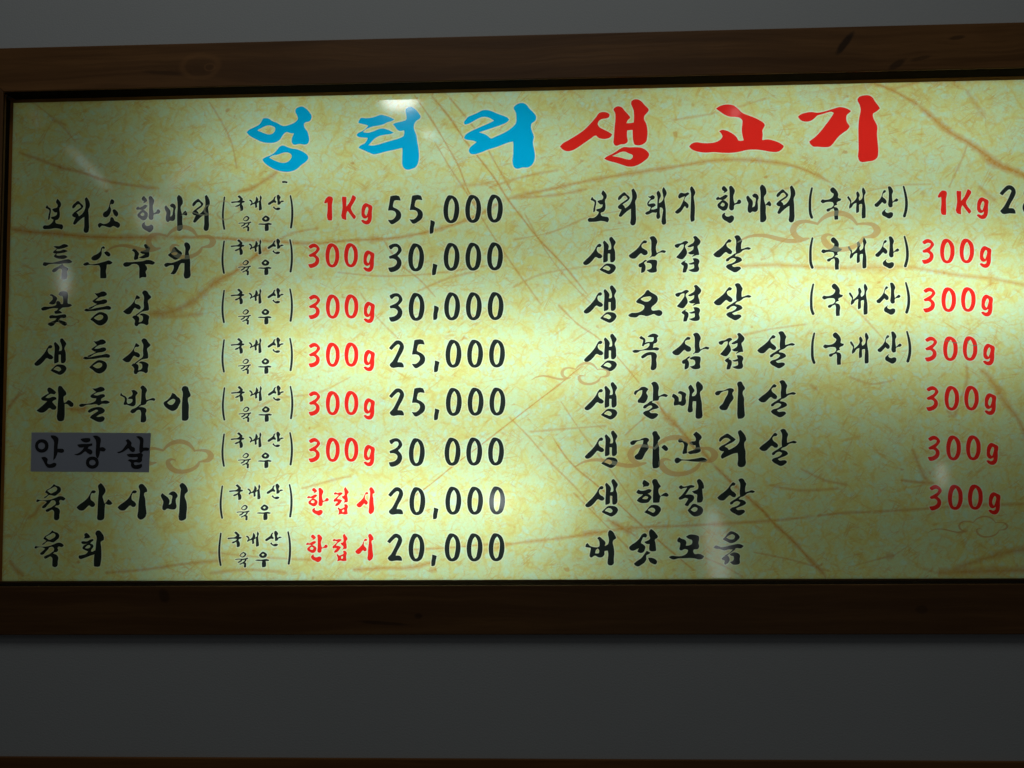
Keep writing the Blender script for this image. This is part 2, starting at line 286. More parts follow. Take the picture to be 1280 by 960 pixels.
glyph('미', 136, 590, Z, '''
742,335 765,302 800,330 850,370 870,410 860,465 885,455 898,400 905,340 850,320 880,290 925,275 965,300 985,345 960,385 960,440 968,500 950,530 890,535 830,525 800,548 768,535 765,490 778,420 758,380
1010,190 1050,155 1085,175 1125,240 1130,275 1090,320 1085,350 1108,420 1118,510 1108,600 1100,670 1010,690 1000,670 1005,560 1012,430 1022,300 1028,240''')
glyph('회', 36, 650, Z, '''
790,210 820,182 855,205 882,245 850,260 780,262 800,240
745,315 760,305 830,305 890,275 920,272 925,290 895,315 880,335 915,350 925,380 900,415 890,440 900,455 955,430 965,480 880,510 790,545 730,558 712,540 715,510 750,502 820,480 845,450 800,430 765,405 775,375 820,345 840,338 760,340
-805,400 830,370 870,360 880,380 850,405
950,190 970,155 1005,148 1040,180 1075,250 1070,285 1030,310 1035,380 1038,480 1030,600 1010,665 930,660 928,600 935,500 950,430 960,330 968,240''')
glyph('N2', 270, 230, Z, '''
~122,185,22 108,300,26 98,440,30 105,560,30 120,648,26
~1062,165,22 1080,260,27 1090,400,32 1085,520,32 1070,628,30
308,180 330,162 365,190 385,215 378,235 412,245 405,262 375,272 370,290 385,315 380,380 345,385 342,340 335,310 300,330 270,328 285,310 330,290 345,270 290,265 220,272 215,255 260,248 320,240 345,215
470,230 485,222 520,250 525,275 560,245 570,200 575,178 595,200 605,225 600,250 625,230 625,190 635,160 655,195 645,230 650,300 650,370 615,378 612,300 612,262 588,275 585,335 560,340 558,300 555,285 520,295 495,312 488,295 505,270 490,248
742,280 770,255 815,220 838,180 858,178 845,205 845,230 862,250 855,272 825,265 795,280 765,298 745,295
872,160 890,150 925,195 910,225 915,250 945,235 975,245 960,255 930,265 915,290 880,298 878,240
810,330 830,318 850,345 890,335 922,345 915,362 880,375 840,360
~388,508,12 412,478,14 440,464,18 468,486,24 448,516,20 415,526,12 390,510,8
~325,562,12 370,556,12 430,560,18 498,545,20
~420,562,18 398,585,20 362,604,16
~474,555,20 456,590,20 425,612,16 386,630,16
~430,612,16 462,618,28 458,668,32
655,500 680,470 705,450 745,465 768,490 755,525 715,540 675,530
-690,495 715,480 730,495 710,512
600,575 620,565 690,565 760,555 800,570 790,582 750,582 755,620 748,665 700,672 695,620 700,585 640,582''')
glyph('N1', 1000, 220, Z, '''
~172,168,26 148,290,34 142,430,38 150,540,40 172,600,40
430,195 470,160 510,190 548,260 545,310 590,325 580,350 540,368 525,385 535,410 505,420 485,440 535,455 552,490 545,560 545,620 495,625 488,560 490,500 480,465 440,480 410,508 385,505 378,480 400,465 450,450 480,410 470,380 420,370 370,375 325,390 295,365 315,335 360,340 420,330 465,300 480,255 450,235
675,300 690,285 720,325 735,360 730,390 790,340 810,300 805,235 825,218 855,280 840,310 850,350 880,330 895,280 885,190 900,160 940,235 920,280 920,340 935,430 938,530 930,600 885,605 880,540 885,400 850,405 845,460 840,515 805,530 800,500 805,385 770,400 735,450 705,468 700,440 715,370 690,335
1063.7,407 1085.7,387 1135.7,337 1165.7,287 1185.7,222 1205.7,199 1230.7,212 1215.7,237 1195.7,247 1180.7,297 1210.7,322 1235.7,357 1230.7,387 1210.7,399 1175.7,375 1140.7,412 1105.7,442 1070.7,432
1255.7,152 1285.7,147 1310.7,172 1330.7,222 1315.7,262 1317.7,317 1325.7,367 1355.7,337 1380.7,319 1405.7,342 1385.7,365 1350.7,369 1325.7,382 1320.7,437 1285.7,449 1267.7,437 1265.7,337 1267.7,237
1233.7,467 1215.7,497 1230.7,519 1260.7,527 1295.7,515 1325.7,527 1327.7,567 1275.7,609 1225.7,587 1170.7,547 1170.7,522 1195.7,492
~1478,146,24 1504,247,34 1521,367,40 1514,487,42 1488,580,42''')
glyph('5', 480, 230, Z, '''
92,175 215,172 238,238 150,238 135,280 130,325 185,355 235,400 247,440 235,495 180,545 105,575 75,545 55,510 110,512 160,470 172,435 155,395 120,380 58,380 75,280''')
glyph('0', 540, 230, Z, '''
235,162 290,165 345,200 375,260 390,340 380,450 345,530 290,560 230,552 185,500 165,420 170,300 195,220
-285,208 315,260 322,350 310,440 285,510 262,518 240,480 230,400 238,300 260,235''')
glyph(',', 480, 230, Z, '''
665,515 725,540 712,620 695,705 655,712 652,640 662,570''')
glyph('3', 476, 290, Z, '''
112,205 170,175 230,172 285,220 298,270 270,315 240,345 285,400 297,440 275,515 210,565 130,575 105,515 180,500 220,465 228,425 200,395 150,385 128,388 115,355 160,335 220,300 245,255 235,225 190,220 140,255 128,245''')
glyph('2', 476, 410, Z, '''
118,295 170,230 225,185 265,185 320,230 333,280 310,350 265,430 240,495 300,500 325,530 330,570 250,568 155,572 125,535 170,480 220,390 260,300 272,255 250,240 210,265 155,322''')
glyph('8', 0, 0, 1, '''
9.5,0 14,1 17,4.5 17.5,9 15.5,13.5 12.5,16.5 16.5,20.5 18.5,26 17.5,31.5 13.5,35.4 8.5,36 3.5,34 0.5,29.5 0.2,24.5 2.5,19.8 6,17 2.6,13 1.5,8.5 3,3.8 6,1
-9.3,4 12,6 12.6,9 11,12 9.2,14 6.6,10.5 6,7.5 7.2,5
-9,20 12.5,23 13,28 10.5,31.5 7.5,31.5 5,28 5.5,23.5''')
RG = '''
820,400 825,340 850,290 880,272 930,290 972,315 970,400 968,490 955,540 920,575 885,578 840,555 815,520 840,510 880,525 905,510 910,475 880,495 845,485 822,450
-870,430 875,370 900,325 915,340 910,400 890,455'''
glyph('1Kg', 380, 230, Z, '''
288,270 340,180 360,175 405,190 400,300 398,520 345,515 330,480 335,380 332,265 300,278
545,180 605,185 605,320 650,260 695,155 742,190 710,270 672,345 700,410 742,475 715,505 670,450 622,385 605,430 605,515 545,495 550,340''' + RG)
R0 = '''
%s
-%s'''
r0a = '400,170 435,160 490,180 535,235 550,320 540,420 500,490 450,508 400,490 365,430 352,350 362,250'
r0b = '455,208 485,265 492,340 480,420 450,465 430,460 410,400 412,310 430,240'
def shift(s, dx, dy):
    return ' '.join('%g,%g' % (float(p.split(',')[0]) + dx, float(p.split(',')[1]) + dy) for p in s.split())
glyph('300g', 376, 290, Z, '''
108,205 150,172 200,165 250,200 272,245 250,285 215,325 255,365 265,400 250,460 200,500 130,512 105,460 165,450 205,420 210,385 180,355 125,355 110,330 160,300 215,260 225,230 190,218 135,238
''' + r0a + '\n-' + r0b + '\n' + shift(r0a, 266, -2) + '\n-' + shift(r0b, 266, -2) + '\n' +
      shift(RG.strip().split('\n')[0], 75, -9) + '\n-' + shift(RG.strip().split('\n')[1][1:], 75, -9))
glyph('점', 376, 590, Z, '''
470,310 495,288 520,300 570,290 602,300 580,325 545,350 520,385 560,390 590,405 575,435 530,480 495,488 492,470 530,430 515,420 475,425 468,408 500,370 540,330 510,320 480,322
620,235 638,215 660,245 685,295 665,320 672,380 668,430 630,435 605,450 625,400 600,375 582,350 620,335 625,290
525,515 545,505 560,525 600,515 625,500 618,465 645,458 675,490 665,530 670,600 630,608 580,600 535,612 545,560 535,535
-590,550 615,535 620,560 600,575''')
glyph('S안', 34, 530, Z, '''
215,217 265,228 300,262 312,312 300,362 265,396 215,407 167,396 132,362 119,312 132,262 167,228
-212,262 247,277 262,312 247,347 212,362 177,347 162,312 177,277
340,165 400,165 450,200 445,290 442,355 470,352 530,365 532,395 500,410 445,400 430,440 410,485 380,515 385,440 388,330 385,235 350,190
208,478 260,468 300,500 295,560 320,575 400,552 425,570 415,600 350,625 300,620 270,590 240,530''')
glyph('S창', 34, 530, Z, '''
768,215 800,205 905,205 910,235 880,258 820,258 785,240
722,295 780,285 890,282 935,275 935,305 890,320 870,350 930,375 940,405 915,435 870,415 840,390 780,430 720,445 678,435 730,420 790,375 820,330 750,332
945,170 1000,165 1055,205 1050,290 1045,335 1090,330 1130,360 1110,388 1050,385 1040,430 1015,490 1000,480 985,420 990,320 985,230
937,464 985,475 1018,506 1029,550 1018,594 985,625 937,637 889,625 856,594 845,550 856,506 889,475
-937,510 970,522 983,550 970,578 937,590 904,578 891,550 904,522''')
glyph('S살', 134, 530, Z, '''
270,235 300,215 355,270 350,310 400,345 400,385 375,400 330,375 310,345 260,380 210,405 160,412 148,402 200,385 260,320 290,270
420,180 460,172 520,205 522,280 520,335 570,335 605,345 600,375 530,382 500,410 495,420 475,410 465,330 470,230
285,435 320,425 420,425 490,415 515,435 505,480 500,530 470,550 400,545 385,555 400,585 450,580 500,570 505,600 480,630 420,642 370,630 345,595 345,550 300,520 320,505 400,510 440,495 440,470 360,475 310,465''')
glyph('cloud', 640, 430, 8, '''
~195,352,4 240,327,10 300,315,14 360,320,18 420,335,20 480,345,20 530,340,20 578,330,5
~545,335,10 505,318,26 492,288,30 508,258,24 550,243,15 600,250,12 624,256,10
~620,260,7 650,228,16 690,207,22 740,200,24 790,214,22 820,240,14 836,262,8
~832,257,8 880,255,12 920,262,20 942,290,36 928,313,26 890,323,12 864,326,7
~868,323,8 850,352,18 810,376,20 750,388,22 700,380,26 664,352,30 656,326,24 678,311,12 708,318,4''')
# ------------------------------------------------------------------ helpers
def bbox(pieces):
    pts = [p for pc in pieces for p in pc[0]]
    xs = [p[0] for p in pts]; ys = [p[1] for p in pts]
    return min(xs), min(ys), max(xs), max(ys)

def place(name, x=None, y=None, w=None, h=None, wk=1.0):
    """A glyph's outlines in photo pixels, moved (and stretched) so that its box starts at x, y."""
    pcs = G[name]
    x0, y0, x1, y1 = bbox(pcs)
    if x is None: x, y = x0, y0
    kx = w / (x1 - x0) if w else 1.0
    ky = h / (y1 - y0) if h else 1.0
    def f(p): return (x + (p[0] - x0) * kx, y + (p[1] - y0) * ky) + tuple(v * wk * (kx + ky) / 2 for v in p[2:])
    return [[[f(p) for p in o], [[f(p) for p in hh] for hh in hs], st] for o, hs, st in pcs]

def smooth(pts, n=3, closed=True):
    """Catmull-Rom through the points; sharp turns stay sharp."""
    P = np.array([p[:2] for p in pts], float); N = len(P)
    out = []
    T = np.zeros_like(P)
    for i in range(N):
        a, b, c = P[i - 1], P[i], P[(i + 1) % N]
        u, v = b - a, c - b
        lu, lv = np.hypot(*u) + 1e-9, np.hypot(*v) + 1e-9
        cosang = float(np.dot(u, v) / (lu * lv))
        if not closed and i in (0, N - 1): T[i] = 0; continue
        t = (u / lu * lv + v / lv * lu) / (lu + lv)
        T[i] = t * (1.0 if cosang > 0.2 else 0.25)
    for i in range(N if closed else N - 1):
        a, b = P[i], P[(i + 1) % N]
        L = np.hypot(*(b - a))
        for k in range(n):
            s = k / n
            h00 = 2 * s**3 - 3 * s**2 + 1; h10 = s**3 - 2 * s**2 + s
            h01 = -2 * s**3 + 3 * s**2; h11 = s**3 - s**2
            out.append(h00 * a + h10 * L * T[i] + h01 * b + h11 * L * T[(i + 1) % N])
    if not closed: out.append(P[-1])
    return np.array(out)

def pen(pts):
    """Closed outline of a pen stroke given as x, y, width."""
    c = smooth(pts, 4, False)
    w = np.interp(np.linspace(0, len(pts) - 1, len(c)), range(len(pts)), [p[2] for p in pts]) / 2
    t = np.gradient(c, axis=0); t /= (np.hypot(t[:, 0], t[:, 1]) + 1e-9)[:, None]
    nrm = np.stack([-t[:, 1], t[:, 0]], 1)
    a, b = c + nrm * w[:, None], c - nrm * w[:, None]
    e1 = [c[-1] + t[-1] * w[-1] * .7]; e0 = [c[0] - t[0] * w[0] * .7]
    return np.concatenate([a, e1, b[::-1], e0])

def to_sheet(a):
    return np.array([sheet(float(p[0]), float(p[1])) for p in a])

def area2(a):
    x, y = a[:, 0], a[:, 1]
    return float(np.sum(x * np.roll(y, -1) - np.roll(x, -1) * y))

def inside(pts, poly):
    r = np.zeros(len(pts), bool)
    x, y = pts[:, 0], pts[:, 1]
    ax, ay = poly[:, 0], poly[:, 1]; bx, by = np.roll(ax, -1), np.roll(ay, -1)
    for i in range(len(poly)):
        if ay[i] == by[i]: continue
        c = (ay[i] > y) != (by[i] > y)
        r ^= c & (x < (bx[i] - ax[i]) * (y - ay[i]) / (by[i] - ay[i]) + ax[i])
    return r

def offset(a, d):
    """Grow (d > 0) a closed outline."""
    if area2(a) < 0: a = a[::-1]
    t = np.roll(a, -1, 0) - np.roll(a, 1, 0)
    t /= (np.hypot(t[:, 0], t[:, 1]) + 1e-9)[:, None]
    return a + np.stack([t[:, 1], -t[:, 0]], 1) * d

ROOT = Vector((0, 0, -224 * S))          # foot of the signboard
def link(name, me, mats, parent=None):
    o = bpy.data.objects.new(name, me)
    COL.objects.link(o)
    for mt in (mats if isinstance(mats, (list, tuple)) else [mats]): me.materials.append(mt)
    o.parent = parent
    return o

def empty(name, loc=(0, 0, 0), parent=None):
    o = bpy.data.objects.new(name, None)
    COL.objects.link(o); o.location = loc; o.parent = parent
    o.empty_display_size = 0.05
    return o

def flat_mesh(name, verts2, faces, y=0.0, mat_ids=None, vein=None):
    """Faces on the sign sheet: verts2 in sheet units."""
    used = sorted({i for f in faces for i in f}); ix = {v: k for k, v in enumerate(used)}
    vs = [(verts2[i][0] * S, y * S, verts2[i][1] * S - ROOT.z) for i in used]
    me = bpy.data.meshes.new(name)
    fs = []
    for f in faces:
        a, b, c = (verts2[i] for i in f[:3])
        cr = (b[0] - a[0]) * (c[1] - a[1]) - (b[1] - a[1]) * (c[0] - a[0])
        g = [ix[i] for i in f]
        fs.append(g if cr > 0 else g[::-1])
    me.from_pydata(vs, [], fs)
    if mat_ids is not None: me.polygons.foreach_set('material_index', mat_ids)
    at = me.attributes.new('vein', 'FLOAT', 'POINT')
    at.data.foreach_set('value', [float(vein[i]) for i in used] if vein is not None else [0.0] * len(used))
    return me

def boxes_mesh(name, boxes, base=(0, 0, 0), bevel=0.0):
    """Boxes (x0,x1,y0,y1,z0,z1) in sheet units as one mesh."""
    import bmesh
    bm = bmesh.new()
    for x0, x1, y0, y1, z0, z1 in boxes:
        vs = [bm.verts.new(((x * S - base[0]), (y * S - base[1]), (z * S - base[2]))) for x in (x0, x1) for y in (y0, y1) for z in (z0, z1)]
        for q in ((0, 1, 3, 2), (4, 6, 7, 5), (0, 4, 5, 1), (2, 3, 7, 6), (0, 2, 6, 4), (1, 5, 7, 3)):
            bm.faces.new([vs[i] for i in q])
    bmesh.ops.recalc_face_normals(bm, faces=bm.faces)
    if bevel: bmesh.ops.bevel(bm, geom=list(bm.edges), offset=bevel * S, segments=2, affect='EDGES', profile=0.6)
    me = bpy.data.meshes.new(name); bm.to_mesh(me); bm.free()
    return me

def prism_mesh(name, corners_front, corners_back, base, bev=1.2):
    """Solid between two four-cornered faces (sheet units x, y, z)."""
    import bmesh
    bm = bmesh.new()
    vs = [bm.verts.new(Vector((c[0] * S, c[1] * S, c[2] * S)) - Vector(base)) for c in list(corners_front) + list(corners_back)]
    for q in ((0, 1, 2, 3), (7, 6, 5, 4), (0, 4, 5, 1), (1, 5, 6, 2), (2, 6, 7, 3), (3, 7, 4, 0)): bm.faces.new([vs[i] for i in q])
    bmesh.ops.recalc_face_normals(bm, faces=bm.faces)
    bmesh.ops.bevel(bm, geom=list(bm.edges), offset=bev * S, segments=2, affect='EDGES', profile=0.6)
    me = bpy.data.meshes.new(name); bm.to_mesh(me); bm.free()
    return me

# ------------------------------------------------------------------ materials
class NT:
    def __init__(self, name):
        self.m = bpy.data.materials.new(name); self.m.use_nodes = True
        self.t = self.m.node_tree; self.t.nodes.clear()
        self.out = self.t.nodes.new('ShaderNodeOutputMaterial')
    def n(self, typ, ins=None, **kw):
        nd = self.t.nodes.new('ShaderNode' + typ)
        for k, v in kw.items(): setattr(nd, k, v)
        for k, v in (ins or {}).items():
            if isinstance(v, bpy.types.NodeSocket): self.t.links.new(v, nd.inputs[k])
            else: nd.inputs[k].default_value = v
        return nd
    def math(self, op, a, b=0.0, clamp=False):
        nd = self.n('Math', {0: a, 1: b}, operation=op); nd.use_clamp = clamp
        return nd.outputs[0]
    def mix(self, f, a, b, blend='MIX'):
        nd = self.n('Mix', {}, data_type='RGBA', blend_type=blend)
        for k, v in ((0, f), (6, a), (7, b)):
            if isinstance(v, bpy.types.NodeSocket): self.t.links.new(v, nd.inputs[k])
            else: nd.inputs[k].default_value = v if k == 0 else (tuple(v) + (1,))[:4]
        return nd.outputs[2]
    def ramp(self, f, lo, hi):
        return self.n('MapRange', {0: f, 1: lo, 2: hi, 3: 0.0, 4: 1.0}, interpolation_type='SMOOTHSTEP').outputs[0]
    def pos(self, scale=(1, 1, 1), rot=(0, 0, 0), loc=(0, 0, 0)):
        tc = self.n('TexCoord')
        mp = self.n('Mapping', {'Vector': tc.outputs['Object'], 'Scale': scale, 'Rotation': rot, 'Location': loc})
        return mp.outputs[0]
    def noise(self, vec, scale, detail=4, rough=0.55, dist=0.0):
        return self.n('TexNoise', {'Vector': vec, 'Scale': scale, 'Detail': detail, 'Roughness': rough, 'Distortion': dist})

def sheet_shader(nt, colour, front=0.07, gloss=0.042, rough=0.072):
    tr = nt.n('BsdfTranslucent', {'Color': colour})
    df = nt.n('BsdfDiffuse', {'Color': colour})
    gl = nt.n('BsdfGlossy', {'Color': (1, 1, 1, 1), 'Roughness': rough})
    a = nt.n('MixShader', {0: front, 1: tr.outputs[0], 2: df.outputs[0]})
    b = nt.n('MixShader', {0: gloss, 1: a.outputs[0], 2: gl.outputs[0]})
    nt.t.links.new(b.outputs[0], nt.out.inputs[0])

def parchment(name, lighten=0.0, tint=None, tint_f=0.0, veins=0.9):
    """Backlit print of mottled, fibrous parchment."""
    nt = NT(name)
    P = nt.pos((10, 10, 10))                                   # 1 unit = 100 mm
    warp = nt.noise(P, 1.6, 3)
    Pw = nt.n('VectorMath', {0: P, 1: nt.n('VectorMath', {0: warp.outputs['Color'], 3: 0.35}, operation='SCALE').outputs[0]}, operation='ADD').outputs[0]
    warp2 = nt.noise(P, 9.0, 3)
    Pf = nt.n('VectorMath', {0: Pw, 1: nt.n('VectorMath', {0: warp2.outputs['Color'], 3: 0.10}, operation='SCALE').outputs[0]}, operation='ADD').outputs[0]
    def web(scale, wid, rnd=1.0):
        v = nt.n('TexVoronoi', {'Vector': Pf, 'Scale': scale, 'Randomness': rnd}, feature='DISTANCE_TO_EDGE')
        return nt.math('SUBTRACT', 1.0, nt.ramp(v.outputs['Distance'], 0.0, wid))
    big = nt.noise(P, 0.85, 5, 0.6, 0.3).outputs[0]
    mid = nt.noise(Pw, 4.2, 6, 0.62, 0.4).outputs[0]
    fine = nt.noise(P, 30.0, 4, 0.6).outputs[0]
    y = nt.math('ADD', nt.math('MULTIPLY', big, 0.80), nt.math('MULTIPLY', mid, 1.20))
    yel = nt.ramp(y, 0.84, 1.18)
    w1 = nt.math('MULTIPLY', web(2.6, 0.085), nt.ramp(mid, 0.30, 0.60))
    w3 = web(11.0, 0.24)
    def fibre(ang, sx, sy, lo, seed):
        v = nt.pos((1, 1, 1), (0, math.radians(ang), 0), (seed, 0, seed * 1.7))
        vs = nt.n('Mapping', {'Vector': v, 'Scale': (sx, 1, sy)}).outputs[0]
        f = nt.noise(vs, 1.0, 3, 0.5, 0.25).outputs[0]
        r = nt.math('ABSOLUTE', nt.math('SUBTRACT', f, 0.5))
        return nt.math('SUBTRACT', 1.0, nt.ramp(r, 0.0, lo))
    fb = nt.math('MAXIMUM', fibre(38, 2.6, 46, 0.013, 3.1), fibre(-33, 2.6, 52, 0.012, 7.7))
    fb = nt.math('MAXIMUM', fb, fibre(62, 2.6, 60, 0.011, 1.3))
    fb = nt.math('MAXIMUM', fb, fibre(8, 2.6, 50, 0.011, 5.9))
    fb2 = nt.math('MAXIMUM', fibre(-58, 9, 95, 0.022, 2.3), fibre(24, 9, 100, 0.022, 4.4))
    fb2 = nt.math('MAXIMUM', fb2, fibre(-12, 10, 90, 0.020, 9.1))
    fb2 = nt.math('MAXIMUM', fb2, fibre(48, 10, 110, 0.022, 6.2))
    fb2 = nt.math('MULTIPLY', fb2, nt.ramp(nt.noise(P, 4.0, 3).outputs[0], 0.40, 0.60))
    fb = nt.math('MULTIPLY', fb, nt.ramp(nt.noise(P, 3.0, 3).outputs[0], 0.42, 0.66))
    pale, base, yellow, gold, orange = (0.65, 0.93, 0.83), (0.72, 0.86, 0.54), (0.79, 0.77, 0.30), (0.82, 0.62, 0.18), (0.68, 0.28, 0.035)
    cell = nt.n('TexVoronoi', {'Vector': Pf, 'Scale': 7.4}, feature='F1').outputs['Color']
    crnd = nt.n('SeparateColor', {'Color': cell}).outputs[0]
    cedge = nt.n('TexVoronoi', {'Vector': Pf, 'Scale': 7.4}, feature='DISTANCE_TO_EDGE').outputs['Distance']
    spotm = nt.math('MULTIPLY', nt.math('MULTIPLY', nt.ramp(crnd, 0.25, 0.80), nt.ramp(cedge, 0.0, 0.30)), nt.ramp(nt.noise(P, 3.6, 4).outputs[0], 0.36, 0.58))
    cline = nt.math('SUBTRACT', 1.0, nt.ramp(cedge, 0.0, 0.13))
    cline = nt.math('MULTIPLY', cline, nt.ramp(nt.noise(P, 5.0, 3).outputs[0], 0.38, 0.60))
    c = nt.mix(yel, base, yellow)
    c = nt.mix(nt.math('MULTIPLY', spotm, 0.58), c, pale)
    c = nt.mix(nt.math('MULTIPLY', w3, 0.20), c, yellow)
    c = nt.mix(nt.math('MULTIPLY', nt.ramp(y, 1.10, 1.40), 0.50), c, gold)
    c = nt.mix(nt.math('MULTIPLY', cline, 0.32), c, (0.80, 0.66, 0.22))
    c = nt.mix(nt.math('MULTIPLY', w1, 0.45), c, (0.79, 0.58, 0.16))
    c = nt.mix(nt.math('MULTIPLY', fb2, 0.22), c, (0.78, 0.62, 0.19))
    c = nt.mix(nt.math('MULTIPLY', fb, 0.58), c, (0.74, 0.41, 0.07))
    at = nt.n('Attribute', {}, attribute_name='vein').outputs['Fac']
    rag = nt.math('ADD', nt.math('MULTIPLY', nt.noise(P, 14.0, 5, 0.65).outputs[0], 1.35), 0.22)
    vm = nt.math('MULTIPLY', nt.math('MULTIPLY', at, rag), veins, True)
    c = nt.mix(vm, c, orange)
    spot = nt.ramp(nt.noise(Pw, 6.5, 2, 0.4).outputs[0], 0.70, 0.80)
    c = nt.mix(nt.math('MULTIPLY', spot, 0.55), c, orange)
    g = nt.n('Mapping', {'Vector': nt.n('Combine' + 'XYZ', {0: fine, 1: fine, 2: fine}).outputs[0]}).outputs[0]
    c = nt.mix(0.35, c, nt.n('BrightContrast', {'Color': c, 'Bright': nt.math('MULTIPLY', nt.math('SUBTRACT', fine, 0.5), 0.45)}).outputs[0])
    if lighten: c = nt.mix(lighten, c, (0.95, 1.0, 0.86))
    if tint: c = nt.mix(tint_f, c, tint)
    sheet_shader(nt, c)
    return nt.m

def ink(name, col, front=0.07):
    nt = NT(name)
    n = nt.noise(nt.pos((10, 10, 10)), 25, 3).outputs[0]
    c = nt.mix(nt.math('MULTIPLY', n, 0.25), col, tuple(v * 0.8 for v in col))
    sheet_shader(nt, c, front)
    return nt.m

def wood(name, knots=(), axis='x', rings=(), base=(0.205, 0.092, 0.028), dark=(0.105, 0.044, 0.013)):
    nt = NT(name)
    st = (1.6, 9, 34) if axis == 'x' else (34, 9, 1.6)
    P = nt.pos((1, 1, 1))
    wob = nt.noise(nt.pos((2.2, 6, 6) if axis == 'x' else (6, 6, 2.2)), 1.0, 3)
    Pw = nt.n('VectorMath', {0: P, 1: nt.n('VectorMath', {0: wob.outputs['Color'], 3: 0.05}, operation='SCALE').outputs[0]}, operation='ADD').outputs[0]
    V = nt.n('Mapping', {'Vector': Pw, 'Scale': st}).outputs[0]
    g1 = nt.noise(V, 1.0, 6, 0.6, 0.4).outputs[0]
    g2 = nt.noise(nt.n('Mapping', {'Vector': Pw, 'Scale': tuple(v * 4.5 for v in st)}).outputs[0], 1.0, 4, 0.6).outputs[0]
    blot = nt.noise(P, 5.0, 4).outputs[0]
    c = nt.mix(nt.ramp(g1, 0.30, 0.70), base, dark)
    c = nt.mix(nt.math('MULTIPLY', nt.ramp(g2, 0.42, 0.70), 0.45), c, dark)
    c = nt.mix(nt.math('MULTIPLY', nt.ramp(blot, 0.45, 0.75), 0.5), c, tuple(v * 0.6 for v in base))
    wp = nt.noise(P, 22.0, 3)
    for kx, kz, a, rx, rz, s in knots:                           # object metres, tilt, radii, strength
        q = nt.n('VectorMath', {0: P, 1: (kx, 0, kz)}, operation='SUBTRACT').outputs[0]
        q = nt.n('Mapping', {'Vector': q, 'Rotation': (0, -math.radians(a), 0)}).outputs[0]
        q = nt.n('Mapping', {'Vector': q, 'Scale': (1 / rx, 0, 1 / rz)}).outputs[0]
        ln = nt.n('VectorMath', {0: q}, operation='LENGTH').outputs['Value']
        ln = nt.math('ADD', ln, nt.math('MULTIPLY', nt.math('SUBTRACT', wp.outputs[0], 0.5), 0.9))
        c = nt.mix(nt.math('MULTIPLY', nt.math('SUBTRACT', 1.0, nt.ramp(ln, 0.55, 1.15)), s), c, (0.006, 0.004, 0.003))
    for kx, kz, a, rx, rz, s in rings:
        q = nt.n('VectorMath', {0: P, 1: (kx, 0, kz)}, operation='SUBTRACT').outputs[0]
        q = nt.n('Mapping', {'Vector': q, 'Scale': (1 / rx, 0, 1 / rz)}).outputs[0]
        ln = nt.n('VectorMath', {0: q}, operation='LENGTH').outputs['Value']
        ln = nt.math('ADD', ln, nt.math('MULTIPLY', nt.math('SUBTRACT', wp.outputs[0], 0.5), 0.5))
        band = nt.math('MULTIPLY', nt.ramp(ln, 0.70, 0.92), nt.math('SUBTRACT', 1.0, nt.ramp(ln, 0.96, 1.25)))
        c = nt.mix(nt.math('MULTIPLY', band, s), c, tuple(v * 1.5 for v in base))
        c = nt.mix(nt.math('MULTIPLY', nt.math('SUBTRACT', 1.0, nt.ramp(ln, 0.3, 0.8)), s * 0.8), c, dark)
    bs = nt.n('BsdfPrincipled', {'Base Color': c, 'Roughness': 0.48, 'Specular IOR Level': 0.25})
    bp = nt.n('Bump', {'Height': g2, 'Strength': 0.25, 'Distance': 0.001})
    nt.t.links.new(bp.outputs[0], bs.inputs['Normal'])
    nt.t.links.new(bs.outputs[0], nt.out.inputs[0])
    return nt.m

def plain(name, col, rough=0.6, vary=0.12, scale=6.0, bump=0.0, bscale=180.0, spec=0.3):
    nt = NT(name)
    P = nt.pos()
    n = nt.noise(P, scale, 5).outputs[0]
    c = nt.mix(nt.math('MULTIPLY', n, 1.0), tuple(v * (1 - vary) for v in col), tuple(v * (1 + vary) for v in col))
    bs = nt.n('BsdfPrincipled', {'Base Color': c, 'Roughness': rough, 'Specular IOR Level': spec})
    if bump:
        bp = nt.n('Bump', {'Height': nt.noise(P, bscale, 3).outputs[0], 'Strength': bump, 'Distance': 0.0015})
        nt.t.links.new(bp.outputs[0], bs.inputs['Normal'])
    nt.t.links.new(bs.outputs[0], nt.out.inputs[0])
    return nt.m

M_PARCH = parchment('parchment_print')
M_HALO = parchment('parchment_halo', lighten=0.42, veins=0.6)  # bright camera sharpening halo around the letters, painted as a paler rim
M_CLOUD = parchment('cloud_print', tint=(0.66, 0.36, 0.13), tint_f=0.72)
M_CLOUD2 = parchment('cloud_print_faint', tint=(0.62, 0.42, 0.19), tint_f=0.45)
M_OVER = ink('cloud_over_ink', (0.20, 0.20, 0.15))
M_BLACK = ink('black_ink', (0.022, 0.028, 0.026))
M_RED = ink('red_ink', (0.98, 0.026, 0.018))
M_BLUE = ink('blue_ink', (0.0, 0.50, 0.92))
M_CHANNEL = plain('black_channel', (0.016, 0.012, 0.008), 0.9, 0.1, spec=0.0)
M_WHITE = plain('white_box_lining', (0.8, 0.8, 0.8), 0.8, 0.03)
M_WALL = plain('painted_wall', (0.45, 0.46, 0.46), 0.85, 0.035, 3.0, 0.25, 320.0)
M_PAPER = plain('grey_paper', (0.37, 0.40, 0.47), 0.75, 0.05, 9.0)
M_PAPERINK = plain('paper_ink', (0.018, 0.018, 0.020), 0.7, 0.05)

